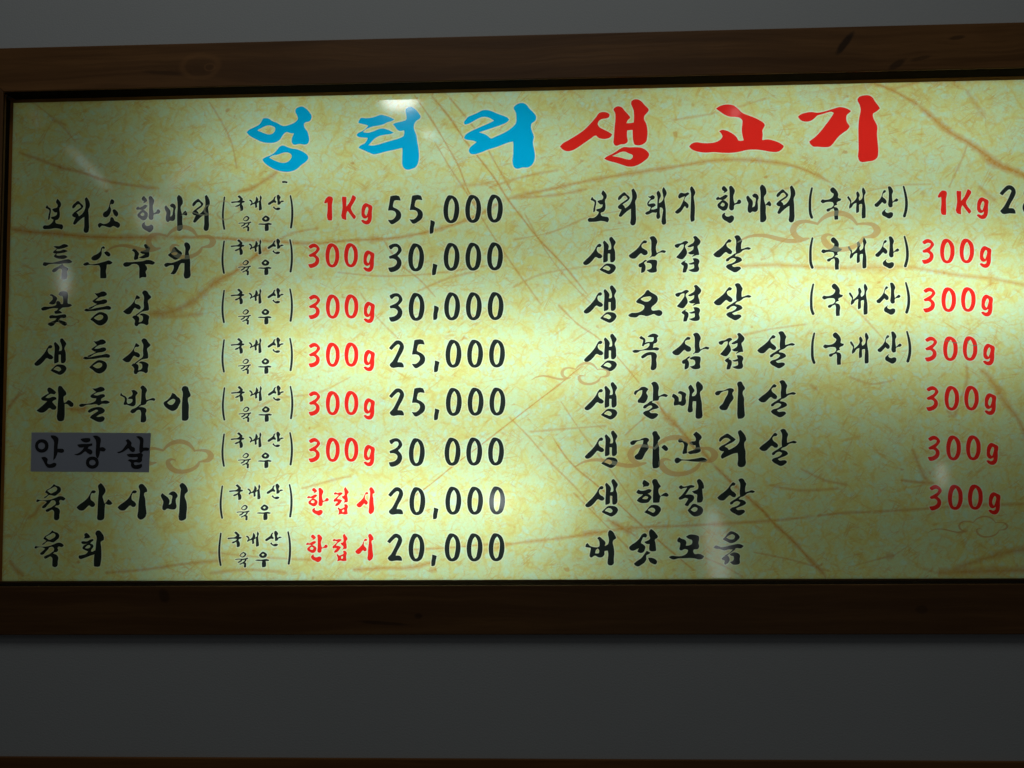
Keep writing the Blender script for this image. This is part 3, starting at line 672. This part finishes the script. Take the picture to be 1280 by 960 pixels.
# ------------------------------------------------------------------ wall and the trim below it
XR = 745.0                                  # right edge of the sheet
me = boxes_mesh('wall', [(-2600, -728, -23, 15, -1100, 1100), (773, 2600, -23, 15, -1100, 1100),
                         (-728, 773, -23, 15, 490, 1100), (-728, 773, -23, 15, -1100, -200)])
wall = link('wall', me, M_WALL); wall['kind'] = 'structure'
me = boxes_mesh('wall_trim', [(-2400, 2400, -28, -23, -520, -372.2)], unit(0, 0, -520), 1.0)
trim = link('wall_trim', me, wood('trim_wood', base=(0.22, 0.09, 0.022), dark=(0.13, 0.05, 0.013)))
trim.location = unit(0, 0, -520)
trim['label'] = 'dark brown wooden trim along the wall below the lit menu sign'
trim['category'] = 'wall trim'
trim['kind'] = 'thing'

# ------------------------------------------------------------------ the signboard
sign = empty('menu_signboard', ROOT)
sign['label'] = 'long backlit menu signboard in a dark brown wooden frame on the wall'
sign['category'] = 'menu sign'
B = (0, 0, ROOT.z)
def knot(px, py, a, rx, rz, s):
    X, Zz = sheet(px, py); k = 0.975
    return (X * k * S, Zz * k * S - ROOT.z, a, rx * S, rz * S, s)
XL, ZT, ZB = -698.6, 455.0, -162.8
YF, YL = -31.0, -3.0                        # front of the frame, front of the inner lip
w_top = wood('frame_wood_top', [knot(1057, 53, -52, 19, 5, 0.75), knot(1122, 80, -32, 14, 5, 0.55), knot(1150, 73, -12, 14, 3, 0.4),
                                knot(1196, 47, -8, 12, 3, 0.5), knot(205, 91, 5, 30, 3, 0.3)], rings=[knot(250, 83, 0, 24, 16, 0.28), knot(262, 84, 0, 7, 5, 0.28)])
w_bot = wood('frame_wood_bottom', [knot(205, 745, 60, 10, 7, 0.45), knot(523, 770, 0, 6, 4, 0.5), knot(480, 779, 4, 34, 2.5, 0.5), knot(1152, 762, 0, 8, 5, 0.35)],
             base=(0.155, 0.072, 0.023), dark=(0.090, 0.039, 0.012))
w_side = wood('frame_wood_side', axis='z')
w_lip_lit = wood('lip_wood_lit', base=(0.36, 0.15, 0.025), dark=(0.25, 0.09, 0.014))  # glow of the sheet on the lip painted in as brighter wood
w_lip_shaded = wood('lip_wood_shaded', base=(0.10, 0.05, 0.016), dark=(0.06, 0.03, 0.010))  # same lip wood with the shade of the bottom edge painted in
w_lip_side_lit = wood('lip_wood_side_lit', axis='z', base=(0.36, 0.15, 0.025), dark=(0.25, 0.09, 0.014))  # upright grain, the sheet's glow put into the colour too
TI, BI, LI, RI = 458.0, -165.4, -696.0, 743.0     # inner edges of the frame front
TO, BO, LO, RO = 515.2, -224.4, -752.0, 800.0
def rail(mats, front, back):
    return link('frame_rail', prism_mesh('frame_rail', front, back, B), mats, sign)
def quad(y, a, b, c, d): return [(a[0], y, a[1]), (b[0], y, b[1]), (c[0], y, c[1]), (d[0], y, d[1])]
yb = -22.0
def lip_mesh(near, far):
    # a small moulding that slopes from the sheet up to the frame
    (a, b), (c_, d_) = near, far
    return prism_mesh('lip', [(a[0], .6, a[1]), (b[0], .6, b[1]), (d_[0], -6, d_[1]), (c_[0], -6, c_[1])],
                      [(a[0], 2, a[1]), (b[0], 2, b[1]), (d_[0], 2, d_[1]), (c_[0], 2, c_[1])], B, 0.3)
for nm, mt, q in (('top', w_top, ((LO, TO), (RO, TO), (RI, TI), (LI, TI))), ('bottom', w_bot, ((LO, BO), (RO, BO), (RI, BI), (LI, BI))),
                  ('left', w_side, ((LO, TO), (LI, TI), (LI, BI), (LO, BO))), ('right', w_side, ((RO, TO), (RI, TI), (RI, BI), (RO, BO)))):
    r = rail(mt, quad(YF, *q), quad(yb, *q))
    # black channel lining the inner side of the rail, and the thin wooden lip that holds the sheet
    if nm == 'top':
        ch = boxes_mesh('channel', [(LI + 1, RI - 1, YF + 2, YL, TI - .6, TI + 1.2)], B)
        lp = lip_mesh(((XL - 6, ZT - 1), (XR + 6, ZT - 1)), ((XL - 6, ZT + 4), (XR + 6, ZT + 4)))
    elif nm == 'bottom':
        ch = boxes_mesh('channel', [(LI + 1, RI - 1, YF + 2, YL, BI - 1.2, BI + .6)], B)
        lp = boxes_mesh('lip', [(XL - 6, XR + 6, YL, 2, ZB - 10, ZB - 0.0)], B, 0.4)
    elif nm == 'left':
        ch = prism_mesh('channel', quad(YF + 2, (LI - 1.5, TI - 2), (LI + .6, TI - 2), (LI + .6, BI + 2), (LI - 1.5, BI + 2)),
                        quad(YL, (LI - 9, TI - 2), (LI - 5.5, TI - 2), (LI - 5.5, BI + 2), (LI - 9, BI + 2)), B)
        lp = lip_mesh(((XL - .4, ZB - 1), (XL - .4, ZT)), ((XL - 4.4, ZB - 1), (XL - 4.4, ZT)))
    else:
        ch = boxes_mesh('channel', [(RI - .6, RI + 1.5, YF + 2, YL, BI + 2, TI - 2)], B)
        lp = boxes_mesh('lip', [(XR, XR + 10, YL, 2, ZB, ZT - 1)], B, 0.4)
    link('inner_channel', ch, M_CHANNEL, r)
    link('inner_lip', lp, w_lip_lit if nm == 'top' else w_lip_shaded if nm == 'bottom' else w_lip_side_lit, r)

# light box behind the sheet
me = boxes_mesh('light_box', [(XL - 8, XR + 8, 140, 142, ZB - 12, ZT + 12), (XL - 8, XR + 8, 2.5, 140, ZT + 10, ZT + 12), (XL - 40, XR + 40, 2.2, 3.4, ZT + 1, ZT + 40), (XL - 40, XR + 40, 2.2, 3.4, ZB - 40, ZB - 1), (XL - 40, XL - 1, 2.2, 3.4, ZB - 1, ZT + 1), (XR + 1, XR + 40, 2.2, 3.4, ZB - 1, ZT + 1),
                              (XL - 8, XR + 8, 2.5, 140, ZB - 12, ZB - 10), (XL - 10, XL - 8, 2.5, 142, ZB - 12, ZT + 12), (XR + 8, XR + 10, 2.5, 142, ZB - 12, ZT + 12)], B)
link('light_box', me, M_WHITE, sign)

# ------------------------------------------------------------------ what is printed on the sheet (photo pixels)
ITEMS = []                                   # (part name, material, pieces, faint cloud)
def item(name, mat, *glyphs):
    ITEMS.append((name, mat, [pc for g in glyphs for pc in g]))
P_ = place
for g in '엉터리': item('title_character', M_BLUE, P_('T' + g))
for g in '생고기': item('title_character', M_RED, P_('T' + g))
# left column
item('dish_name', M_BLACK, *[P_(g) for g in '보리소한마'], P_('리', 240.2, 243.6, 22.0, 45.2))
item('dish_name', M_BLACK, *[P_(g) for g in '특수부위'])
item('dish_name', M_BLACK, *[P_(g) for g in '꽃등심'])
item('dish_name', M_BLACK, P_('생', 42.9, 422.8, 40.3, 45.9), P_('등', 103.9, 424.1), P_('심', 152.9, 422.9))
item('dish_name', M_BLACK, *[P_(g) for g in '차돌박이'])
item('dish_name', M_BLACK, *[P_(g) for g in '육사시미'])
item('dish_name', M_BLACK, P_('육', 43, 662.9, 36.9, 46.1), P_('회'))
bx = bbox(G['N2'])
for dx, dy, w in ((0, 0, None), (-.5, 55, None), (-.5, 116.6, None), (-.5, 178.4, None), (0, 238.4, None), (-.5, 296.2, None), (-2.8, 361.2, 88.6), (-4.6, 420.2, 88.6)):
    item('origin_note', M_BLACK, P_('N2', bx[0] + dx, bx[1] + dy, w))
item('weight', M_RED, P_('1Kg'))
rb = bbox(G['300g'])
for dx, dy in ((0, 0), (.5, 64), (.5, 124.2), (.5, 184.7), (.5, 243)):
    item('weight', M_RED, P_('300g', rb[0] + dx, rb[1] + dy))
for x, y in ((383.7, 609.7), (382.3, 668.0)):
    item('weight', M_RED, P_('한', x, y, 27.3, 34.8), P_('점', x + 33.2, y - .9), P_('시', x + 61.8, y - .7, 22.8, 33.9))
z0 = bbox(G['0'])
item('price', M_BLACK, P_('5'), P_('5', bbox(G['5'])[0] + 27.1, bbox(G['5'])[1] - .6), P_(','), P_('0'), P_('0', z0[0] + 27.3, z0[1] - .4), P_('0', z0[0] + 54.4, z0[1] - .8))
def price(a, ax, ay, b, bx_, by, c, zeros):
    gl = [P_(a, ax, ay), P_(b, bx_, by)]
    if c: gl.append(P_(',', c[0], c[1], 6.8, c[2]))
    gl += [P_('0', x, y) for x, y in zeros]
    item('price', M_BLACK, *gl)
price('3', 485.25, 304.6, '0', 510.4, 304.4, (540, 329.4, 14.6), ((554.75, 303.75), (581.9, 303.5), (609, 303.1)))
price('3', 486.25, 366.6, '0', 511, 366.25, (541.5, 381.9, 18.1), ((555.4, 365.6), (582.5, 365.5), (609.75, 365.25)))
price('2', 486.25, 425.6, '5', 514.75, 425, (542.5, 450.6, 14.6), ((557.1, 424.75), (584.1, 424.75), (611.5, 424.5)))
price('2', 486.4, 485.6, '5', 514.75, 485.4, (542.5, 510.6, 14.6), ((557.5, 485), (584.75, 484.75), (612, 484.6)))
price('3', 486, 547.9, '0', 511.25, 547.9, None, ((555.9, 547.25), (583, 547.1), (610.25, 547)))
price('2', 485.25, 609.1, '0', 511.9, 609.1, (541.25, 634.4, 14.6), ((556.9, 608.5), (584.1, 608.5), (611.6, 608.25)))
price('2', 484, 667.25, '0', 510.9, 667.1, (539.1, 693.1, 14.6), ((556, 666.9), (583.5, 666.9), (611, 666.75)))
# right column
item('dish_name', M_BLACK, P_('보', 734.6, 237.7, 26.7, 40.3), P_('리', 772.2, 235.5, 23.9, 46.4), P_('돼'), P_('지'), P_('한', 894.8, 232.2, 31.7, 46.8),
     P_('마', 933.1, 230.5, 31.1, 47.4), P_('리', 970.4, 231.8, 23.7, 46.4))
item('dish_name', M_BLACK, *[P_(g) for g in '생삼겹살'])
item('dish_name', M_BLACK, P_('생', 729.6, 356.6), P_('오'), P_('겹', 844, 356), P_('살', 892.1, 354.1))
item('dish_name', M_BLACK, P_('생', 730, 417.1), P_('목'), P_('삼', 840.25, 416), P_('겹', 898.1, 416), P_('살', 946.6, 414.1))
item('dish_name', M_BLACK, P_('생', 730.6, 477.5), P_('갈'), P_('매'), P_('기'), P_('살', 947.9, 475.4))
item('dish_name', M_BLACK, P_('생', 731, 538.1), P_('가'), P_('브'), P_('리2'), P_('살', 949, 536.25))
item('dish_name', M_BLACK, P_('생', 731.5, 598.75), P_('항'), P_('정'), P_('살', 896.6, 598.1))
item('dish_name', M_BLACK, *[P_(g) for g in '버섯모음'])
b1 = bbox(G['N1'])
for dx, y, k in ((0, b1[1], 1), (.6, 295.3, 1.005), (1.6, 353.1, 1.011), (2.9, 414.2, 1.012)):
    item('origin_note', M_BLACK, P_('N1', b1[0] + dx, y, (b1[2] - b1[0]) * k))
item('weight', M_RED, P_('1Kg', 1172.2, 236.25, 63.1, 37.5))
for x, y, w, h in ((1152.4, 298.2, 86.4, 36.6), (1154, 358.9, 86.8, 36.6), (1156, 420.25, 87.1, 36.5), (1157.75, 482.1, 87.2, 36.7), (1159.75, 544.1, 87.7, 37.1), (1161.6, 605.6, 88.6, 37.5)):
    item('weight', M_RED, P_('300g', x, y, w, h))
item('price', M_BLACK, P_('2', 1249.5, 231.75, 20.3, 35.4), P_('8', 1278.3, 233, 19.5, 36))
ITEMS.append(('print_speck', M_BLACK, [[[(352.5, 226.5), (356, 226.2), (359.5, 227.2), (359, 229), (355.5, 228.6), (353, 228.8)], [], False]]))
CLOUDS = []                                  # pieces, faint
for x, y, w, h, wk, faint in ((664.2, 453.8, 96.4, 26.3, 1, 0), (132.5, 284, 133.6, 37.5, 1.25, 0), (226, 251.2, 74, 23, .8, 1), (922, 266.3, 174.5, 45.5, 1.15, 0),
                              (718.4, 546.7, 175, 46, 1.1, 0), (1159.4, 645.6, 99.6, 25.6, .62, 0), (124, 551.9, 139.5, 37.7, 1.2, 0),
                              (56.6, 396, 42, 11.4, .7, 0), (1172.5, 417, 60.5, 15, .6, 1)):
    CLOUDS.append((P_('cloud', x, y, w, h, wk), faint))

# big veins of the parchment: strength, half width, points (photo pixels)
VEINS = [
    (.75, 3.0, '22,190 48,199 75,209 107,217 129,225 160,231 200,236'), (1.0, 5.0, '70,207 80,211'),
    (1.0, 4.5, '0,284 40,290 70,292 100,295 150,297 200,296'), (.9, 3.0, '200,296 260,297 330,301 400,304 440,300 480,299 520,293 560,283 600,268 632,248'), (1.0, 6, '462,300 476,298'),
    (.8, 3.4, '632,248 680,238 740,225 800,215 840,209 900,200 950,201 1000,210 1045,232'), (.7, 2.5, '632,248 670,246 700,243 735,236'),
    (.8, 6.0, '186,392 212,390 232,382 250,370 260,360'), (.95, 5.0, '260,360 275,349 290,342 302,333 322,318 335,309'), (.5, 4.0, '195,397 225,395 255,392'),
    (.8, 4.0, '296,240 315,235 330,226 345,216 352,205'), (.6, 2.5, '330,320 355,296 400,285'),
    (.85, 1.5, '517,118 542,154 560,184 572,205 586,240 600,262'), (.95, 1.7, '538,118 562,147 581,175 600,199 619,224 634,248 654,274 672,297 705,332 737,372'),
    (.7, 1.5, '542,175 564,212 585,244 610,285 640,330 665,365 677,382'), (.8, 1.6, '697,380 722,405 747,422 775,450 800,480'), (.6, 1.5, '655,265 690,325 720,360 760,400'),
    (.8, 1.8, '560,120 600,170 620,205 640,240'), (.5, 4.0, '575,232 595,231 615,228'),
    (.9, 3.0, '1092,104 1114,112 1132,122 1147,131'), (1.0, 5.5, '1147,131 1167,148 1189,166 1210,178 1233,194 1249,205 1267,213 1285,222 1340,250'), (1.0, 5, '1232,199 1248,208 1266,214'),
    (.6, 2.5, '1114,112 1135,106 1150,102'), (.6, 2.0, '1210,178 1203,198 1195,215 1186,235'), (.5, 5, '1208,112 1222,135 1232,148'),
    (.7, 3.6, '900,335 960,331 1040,335 1105,334 1140,334 1156,337 1173,340 1206,345 1238,348 1280,356 1330,362'), (.7, 3, '1239,345 1238,358'), (.6, 7, '1060,335 1120,335'),
    (.95, 3.2, '815,490 825,509 832,519 843,529 852,539 861,549 876,562 891,580'), (1.0, 6, '833,520 845,532'), (1.0, 3.2, '891,580 905,594 921,609 935,622 955,640 967,654 987,672 1012,699 1034,722'),
    (1.0, 1.3, '730,456 717,466 700,480 671,502 640,526 604,554 567,582 532,610 505,628'), (.9, 1.5, '690,545 708,572 720,585 737,599 770,627 800,655 840,690 870,715'),
    (.7, 1.5, '716,615 736,635 758,657 790,690'), (.7, 1.4, '635,520 660,545 690,580 720,610 745,640'), (.7, 1.5, '780,545 800,527 818,512'), (.6, 1.5, '700,500 730,545 765,590 800,640'),
    (.75, 3.0, '600,690 640,680 690,674 720,670 745,666 790,660 860,657 915,654 975,650 1020,645'), (.7, 2.5, '1020,645 1057,641 1090,640'), (.6, 2.5, '960,606 1000,613 1050,610'), (.7, 3, '1090,640 1139,637 1210,632 1280,630 1330,628'),
    (1.0, 5.0, '762,651 776,659 790,667'), (1.0, 4.0, '728,668 750,665'), (.75, 5.5, '1224,461 1235,470 1245,485 1257,504 1270,520 1284,545 1310,570'), (.8, 5, '1243,482 1252,490'),
    (.7, 3, '1208,455 1209,472 1205,490 1197,505 1194,522'), (.6, 4, '1183,512 1193,522'), (.7, 5, '1190,712 1225,700 1270,688 1330,680'), (.8, 7, '1170,716 1230,714 1300,712'),
    (.9, 5.0, '86,511 97,512 108,510'), (.8, 3.5, '4,522 14,505 26,490'), (.7, 3, '34,648 44,642 50,632 60,626'), (.8, 4, '12,700 20,712 30,720'),
    (.7, 2.0, '376,611 398,605 420,599 440,595'), (.8, 4.0, '440,712 480,710 517,709 540,703'), (.8, 2.0, '511,687 555,685 605,681 640,679'), (.8, 3.5, '536,714 546,711'),
    (.6, 2.0, '260,690 300,694 350,698 400,700'), (.7, 3.0, '130,716 180,712 230,705 280,700'), (.6, 3, '260,717 310,712 360,716'),
    (.8, 3.0, '1125,600 1150,603 1168,604'), (.7, 4, '1140,560 1150,585 1158,600'), (.8, 6, '1105,697 1118,694'), (.6, 3, '1000,585 1030,600 1060,606'),
    (.6, 2.0, '660,540 720,535 760,532'), (.7, 1.6, '480,300 500,330 525,350 545,372'), (.6, 1.8, '520,365 560,348 600,338'), (.6, 1.6, '420,340 470,345 540,342 620,330'),
    (.6, 1.6, '450,365 470,395 500,425'), (.5, 1.6, '300,520 340,500 400,490 440,470'), (.6, 1.5, '260,125 290,180 296,212'), (.5, 1.6, '30,120 80,160 95,178'), (.6, 3.5, '66,150 84,157'),
    (.6, 1.8, '1000,225 985,235 960,240'), (.5, 1.5, '1080,240 1120,232 1165,230'), (.6, 4, '1222,232 1245,252'), (.6, 2, '905,425 960,412 1010,405'),
    (.6, 1.5, '1040,360 1075,392 1110,430'), (.5, 2, '1060,470 1090,480 1120,474'), (.6, 4, '1012,480 1022,488'), (.6, 1.6, '860,690 900,705 930,722'), (.6, 1.6, '940,690 990,700 1040,715'),
    (.55, 1.5, '640,300 690,290 740,270 790,262'), (.5, 1.8, '640,360 670,345 720,335 760,330'), (.6, 3, '610,235 650,222 700,212'), (.5, 2, '840,150 900,140 960,122'), (.5, 2.5, '760,120 775,150 790,160'),
]

# ------------------------------------------------------------------ one triangulation of the whole sheet
LINES = []                                   # closed outlines and open lines as constraints
def outline(o, stroke): return to_sheet(pen(o) if stroke else smooth(o, 3))
regions = []                                 # (outer, holes, grown, shrunken holes, item index)
for ii, (nm, mt, pcs) in enumerate(ITEMS):
    for o, hs, st in pcs:
        a = outline(o, st); hh = [to_sheet(smooth(h, 3)) for h in hs]
        k = 1.5 if nm == 'title_character' else 1.15
        ga = offset(a, k); gh = [offset(h, -0.9) for h in hh]
        regions.append((a, hh, ga, gh, ii))
        LINES += [a, ga] + hh + gh
clouds = []
for pcs, faint in CLOUDS:
    for o, hs, st in pcs: clouds.append((outline(o, st), len(clouds)))
cl_polys = []
for ci, (pcs, faint) in enumerate(CLOUDS):
    for o, hs, st in pcs:
        a = outline(o, st); cl_polys.append((a, ci)); LINES.append(a)
veins = []
OPEN = []
for s, w, txt in VEINS:
    c = [tuple(float(v) for v in p.split(',')) for p in txt.split()]
    c = smooth(c, 5, False)
    tt = np.gradient(c, axis=0); tt /= (np.hypot(tt[:, 0], tt[:, 1]) + 1e-9)[:, None]
    nr = np.stack([-tt[:, 1], tt[:, 0]], 1)
    rs = np.random.RandomState(len(veins) + 5)
    ww = w * 1.15 * (0.65 + 0.7 * rs.rand(len(c)))
    ww[0] *= .3; ww[-1] *= .3
    a, b = to_sheet(c + nr * ww[:, None]), to_sheet(c - nr * ww[:, None]); cc = to_sheet(c)
    veins.append((cc, ww, s, np.concatenate([a, b[::-1]])))
    OPEN += [cc]; LINES.append(veins[-1][3])
# keep everything inside the sheet
def clampc(a):
    a = a.copy(); a[:, 0] = np.clip(a[:, 0], XL + .3, XR - .3); a[:, 1] = np.clip(a[:, 1], ZB + .3, ZT - .3); return a
verts, edges = [], []
def add_line(a, closed):
    a = clampc(a); s = len(verts)
    verts.extend((float(x), float(y)) for x, y in a)
    n = len(a)
    for i in range(n if closed else n - 1): edges.append((s + i, s + (i + 1) % n))
add_line(np.array([(XL, ZB), (XR, ZB), (XR, ZT), (XL, ZT)]), True)
verts[0:4] = [(XL - 4, ZB - 4), (XR + 4, ZB - 4), (XR + 4, ZT + 4), (XL - 4, ZT + 4)]
for a in LINES: add_line(a, True)
for a in OPEN: add_line(a, False)
cv, ce, cf, _1, _2, _3 = delaunay_2d_cdt([Vector(v) for v in verts], edges, [], 0, 1e-4)
V2 = np.array([(v.x, v.y) for v in cv])
F = np.array([f for f in cf if len(f) == 3])
C3 = V2[F].mean(1)
owner = np.full(len(F), -1); halo = np.zeros(len(F), bool); clo = np.full(len(F), -1)
def local(poly, pad=0.5):
    lo, hi = poly.min(0) - pad, poly.max(0) + pad
    return np.where((C3[:, 0] > lo[0]) & (C3[:, 0] < hi[0]) & (C3[:, 1] > lo[1]) & (C3[:, 1] < hi[1]))[0]
for a, hh, ga, gh, ii in regions:
    ix = local(ga)
    if not len(ix): continue
    p = C3[ix]
    ins = inside(p, clampc(a)); inh = np.zeros(len(ix), bool); insh = np.zeros(len(ix), bool)
    for h in hh: inh |= inside(p, clampc(h))
    for h in gh: insh |= inside(p, clampc(h))
    owner[ix[ins & ~inh]] = ii
    halo[ix[inside(p, clampc(ga)) & ~insh]] = True
for a, ci in cl_polys:
    ix = local(a)
    if len(ix): clo[ix[inside(C3[ix], clampc(a))]] = ci
vein = np.zeros(len(V2))
keys = {}
for i, v in enumerate(V2): keys.setdefault((round(v[0], 2), round(v[1], 2)), []).append(i)
for cc, ww, s, rim in veins:
    lo, hi = cc.min(0) - 12, cc.max(0) + 12
    ix = np.where((V2[:, 0] > lo[0]) & (V2[:, 0] < hi[0]) & (V2[:, 1] > lo[1]) & (V2[:, 1] < hi[1]))[0]
    if not len(ix): continue
    best = np.zeros(len(ix))
    for k in range(len(cc) - 1):
        p0, d = cc[k], cc[k + 1] - cc[k]
        t = np.clip(((V2[ix] - p0) @ d) / (d @ d + 1e-9), 0, 1)
        dist = np.hypot(*(V2[ix] - p0 - t[:, None] * d).T)
        wk = ww[k] + (ww[k + 1] - ww[k]) * t
        q = (k + t) / (len(cc) - 1)
        tap = np.clip(16 * np.minimum(q, 1 - q), 0, 1)
        best = np.maximum(best, np.clip(1 - dist / wk, 0, 1) * tap)
    edge = {j for q in clampc(rim) for j in keys.get((round(q[0], 2), round(q[1], 2)), ())}
    best[np.array([int(i) in edge for i in ix])] = 0.0
    vein[ix] = np.maximum(vein[ix], best * s)

sel = np.where((owner < 0) & (clo < 0))[0]
me = flat_mesh('panel', V2, [tuple(F[i]) for i in sel], 0.0, [1 if halo[i] else 0 for i in sel], vein)
panel = link('panel', me, [M_PARCH, M_HALO], sign)
for ii, (nm, mt, pcs) in enumerate(ITEMS):
    sel = np.where((owner == ii) & (clo < 0))[0]
    if len(sel): link(nm, flat_mesh(nm, V2, [tuple(F[i]) for i in sel]), mt, panel)
for ci, (pcs, faint) in enumerate(CLOUDS):
    sel = np.where(clo == ci)[0]
    if len(sel):
        me = flat_mesh('cloud_motif', V2, [tuple(F[i]) for i in sel], 0.0, [1 if owner[i] >= 0 else 0 for i in sel], vein)
        link('cloud_motif', me, [M_CLOUD2 if faint else M_CLOUD, M_OVER], panel)

# ------------------------------------------------------------------ grey paper strip stuck over one dish name
st = [sheet(*p) for p in ((39.8, 540.4), (188.9, 541.3), (186.4, 590.4), (38.6, 589.4))]
me = prism_mesh('paper_strip', [(x, -1.0, z) for x, z in st], [(x, -0.3, z) for x, z in st], B, 0.2)
strip = link('paper_strip', me, M_PAPER, sign)
strip['label'] = 'grey paper strip with a black brush written dish name stuck over the sheet'
lv, le = [], []
polys = []
for g in ('S안', 'S창', 'S살'):
    for o, hs, s_ in place(g):
        a = to_sheet(smooth(o, 3)); hh = [to_sheet(smooth(h, 3)) for h in hs]
        polys.append((a, hh))
for a, hh in polys:
    for q in [a] + hh:
        s0 = len(lv); lv += [Vector((float(x), float(y))) for x, y in q]; le += [(s0 + i, s0 + (i + 1) % len(q)) for i in range(len(q))]
dv, de, dfc, _1, _2, _3 = delaunay_2d_cdt(lv, le, [], 0, 1e-4)
d2 = np.array([(v.x, v.y) for v in dv]); df = np.array([f for f in dfc]); dc = d2[df].mean(1)
ok = np.zeros(len(df), bool)
for a, hh in polys:
    t = inside(dc, a)
    for h in hh: t &= ~inside(dc, h)
    ok |= t
link('dish_name', flat_mesh('dish_name', d2, [tuple(df[i]) for i in np.where(ok)[0]], -1.25), M_PAPERINK, strip)

# ------------------------------------------------------------------ glints of room lamps on the glossy sheet
for px, py, w, h, lv_, tilt in ((500, 127, 46, 20, 17, 0), (536, 168, 22, 6, 10, -12), (557, 190, 14, 5, 6, -12), (80, 350, 10, 44, 5, 2), (190, 268, 44, 44, 1.6, 0),
                                (896, 690, 28, 110, 2.0, 6), (1177, 594, 8, 32, 4.5, 3), (622, 627, 28, 20, 5, 0), (919, 141, 8, 8, 7, 0), (18, 228, 6, 7, 14, 0),
                                (112, 211, 2.6, 84, 5.5, 44), (228, 216, 7, 70, 2.0, -40), (43, 145, 1.3, 34, 4, 28)):
    glint(px, py, w, h, lv_, tilt)
print('triangles', len(F), 'items', len(ITEMS))
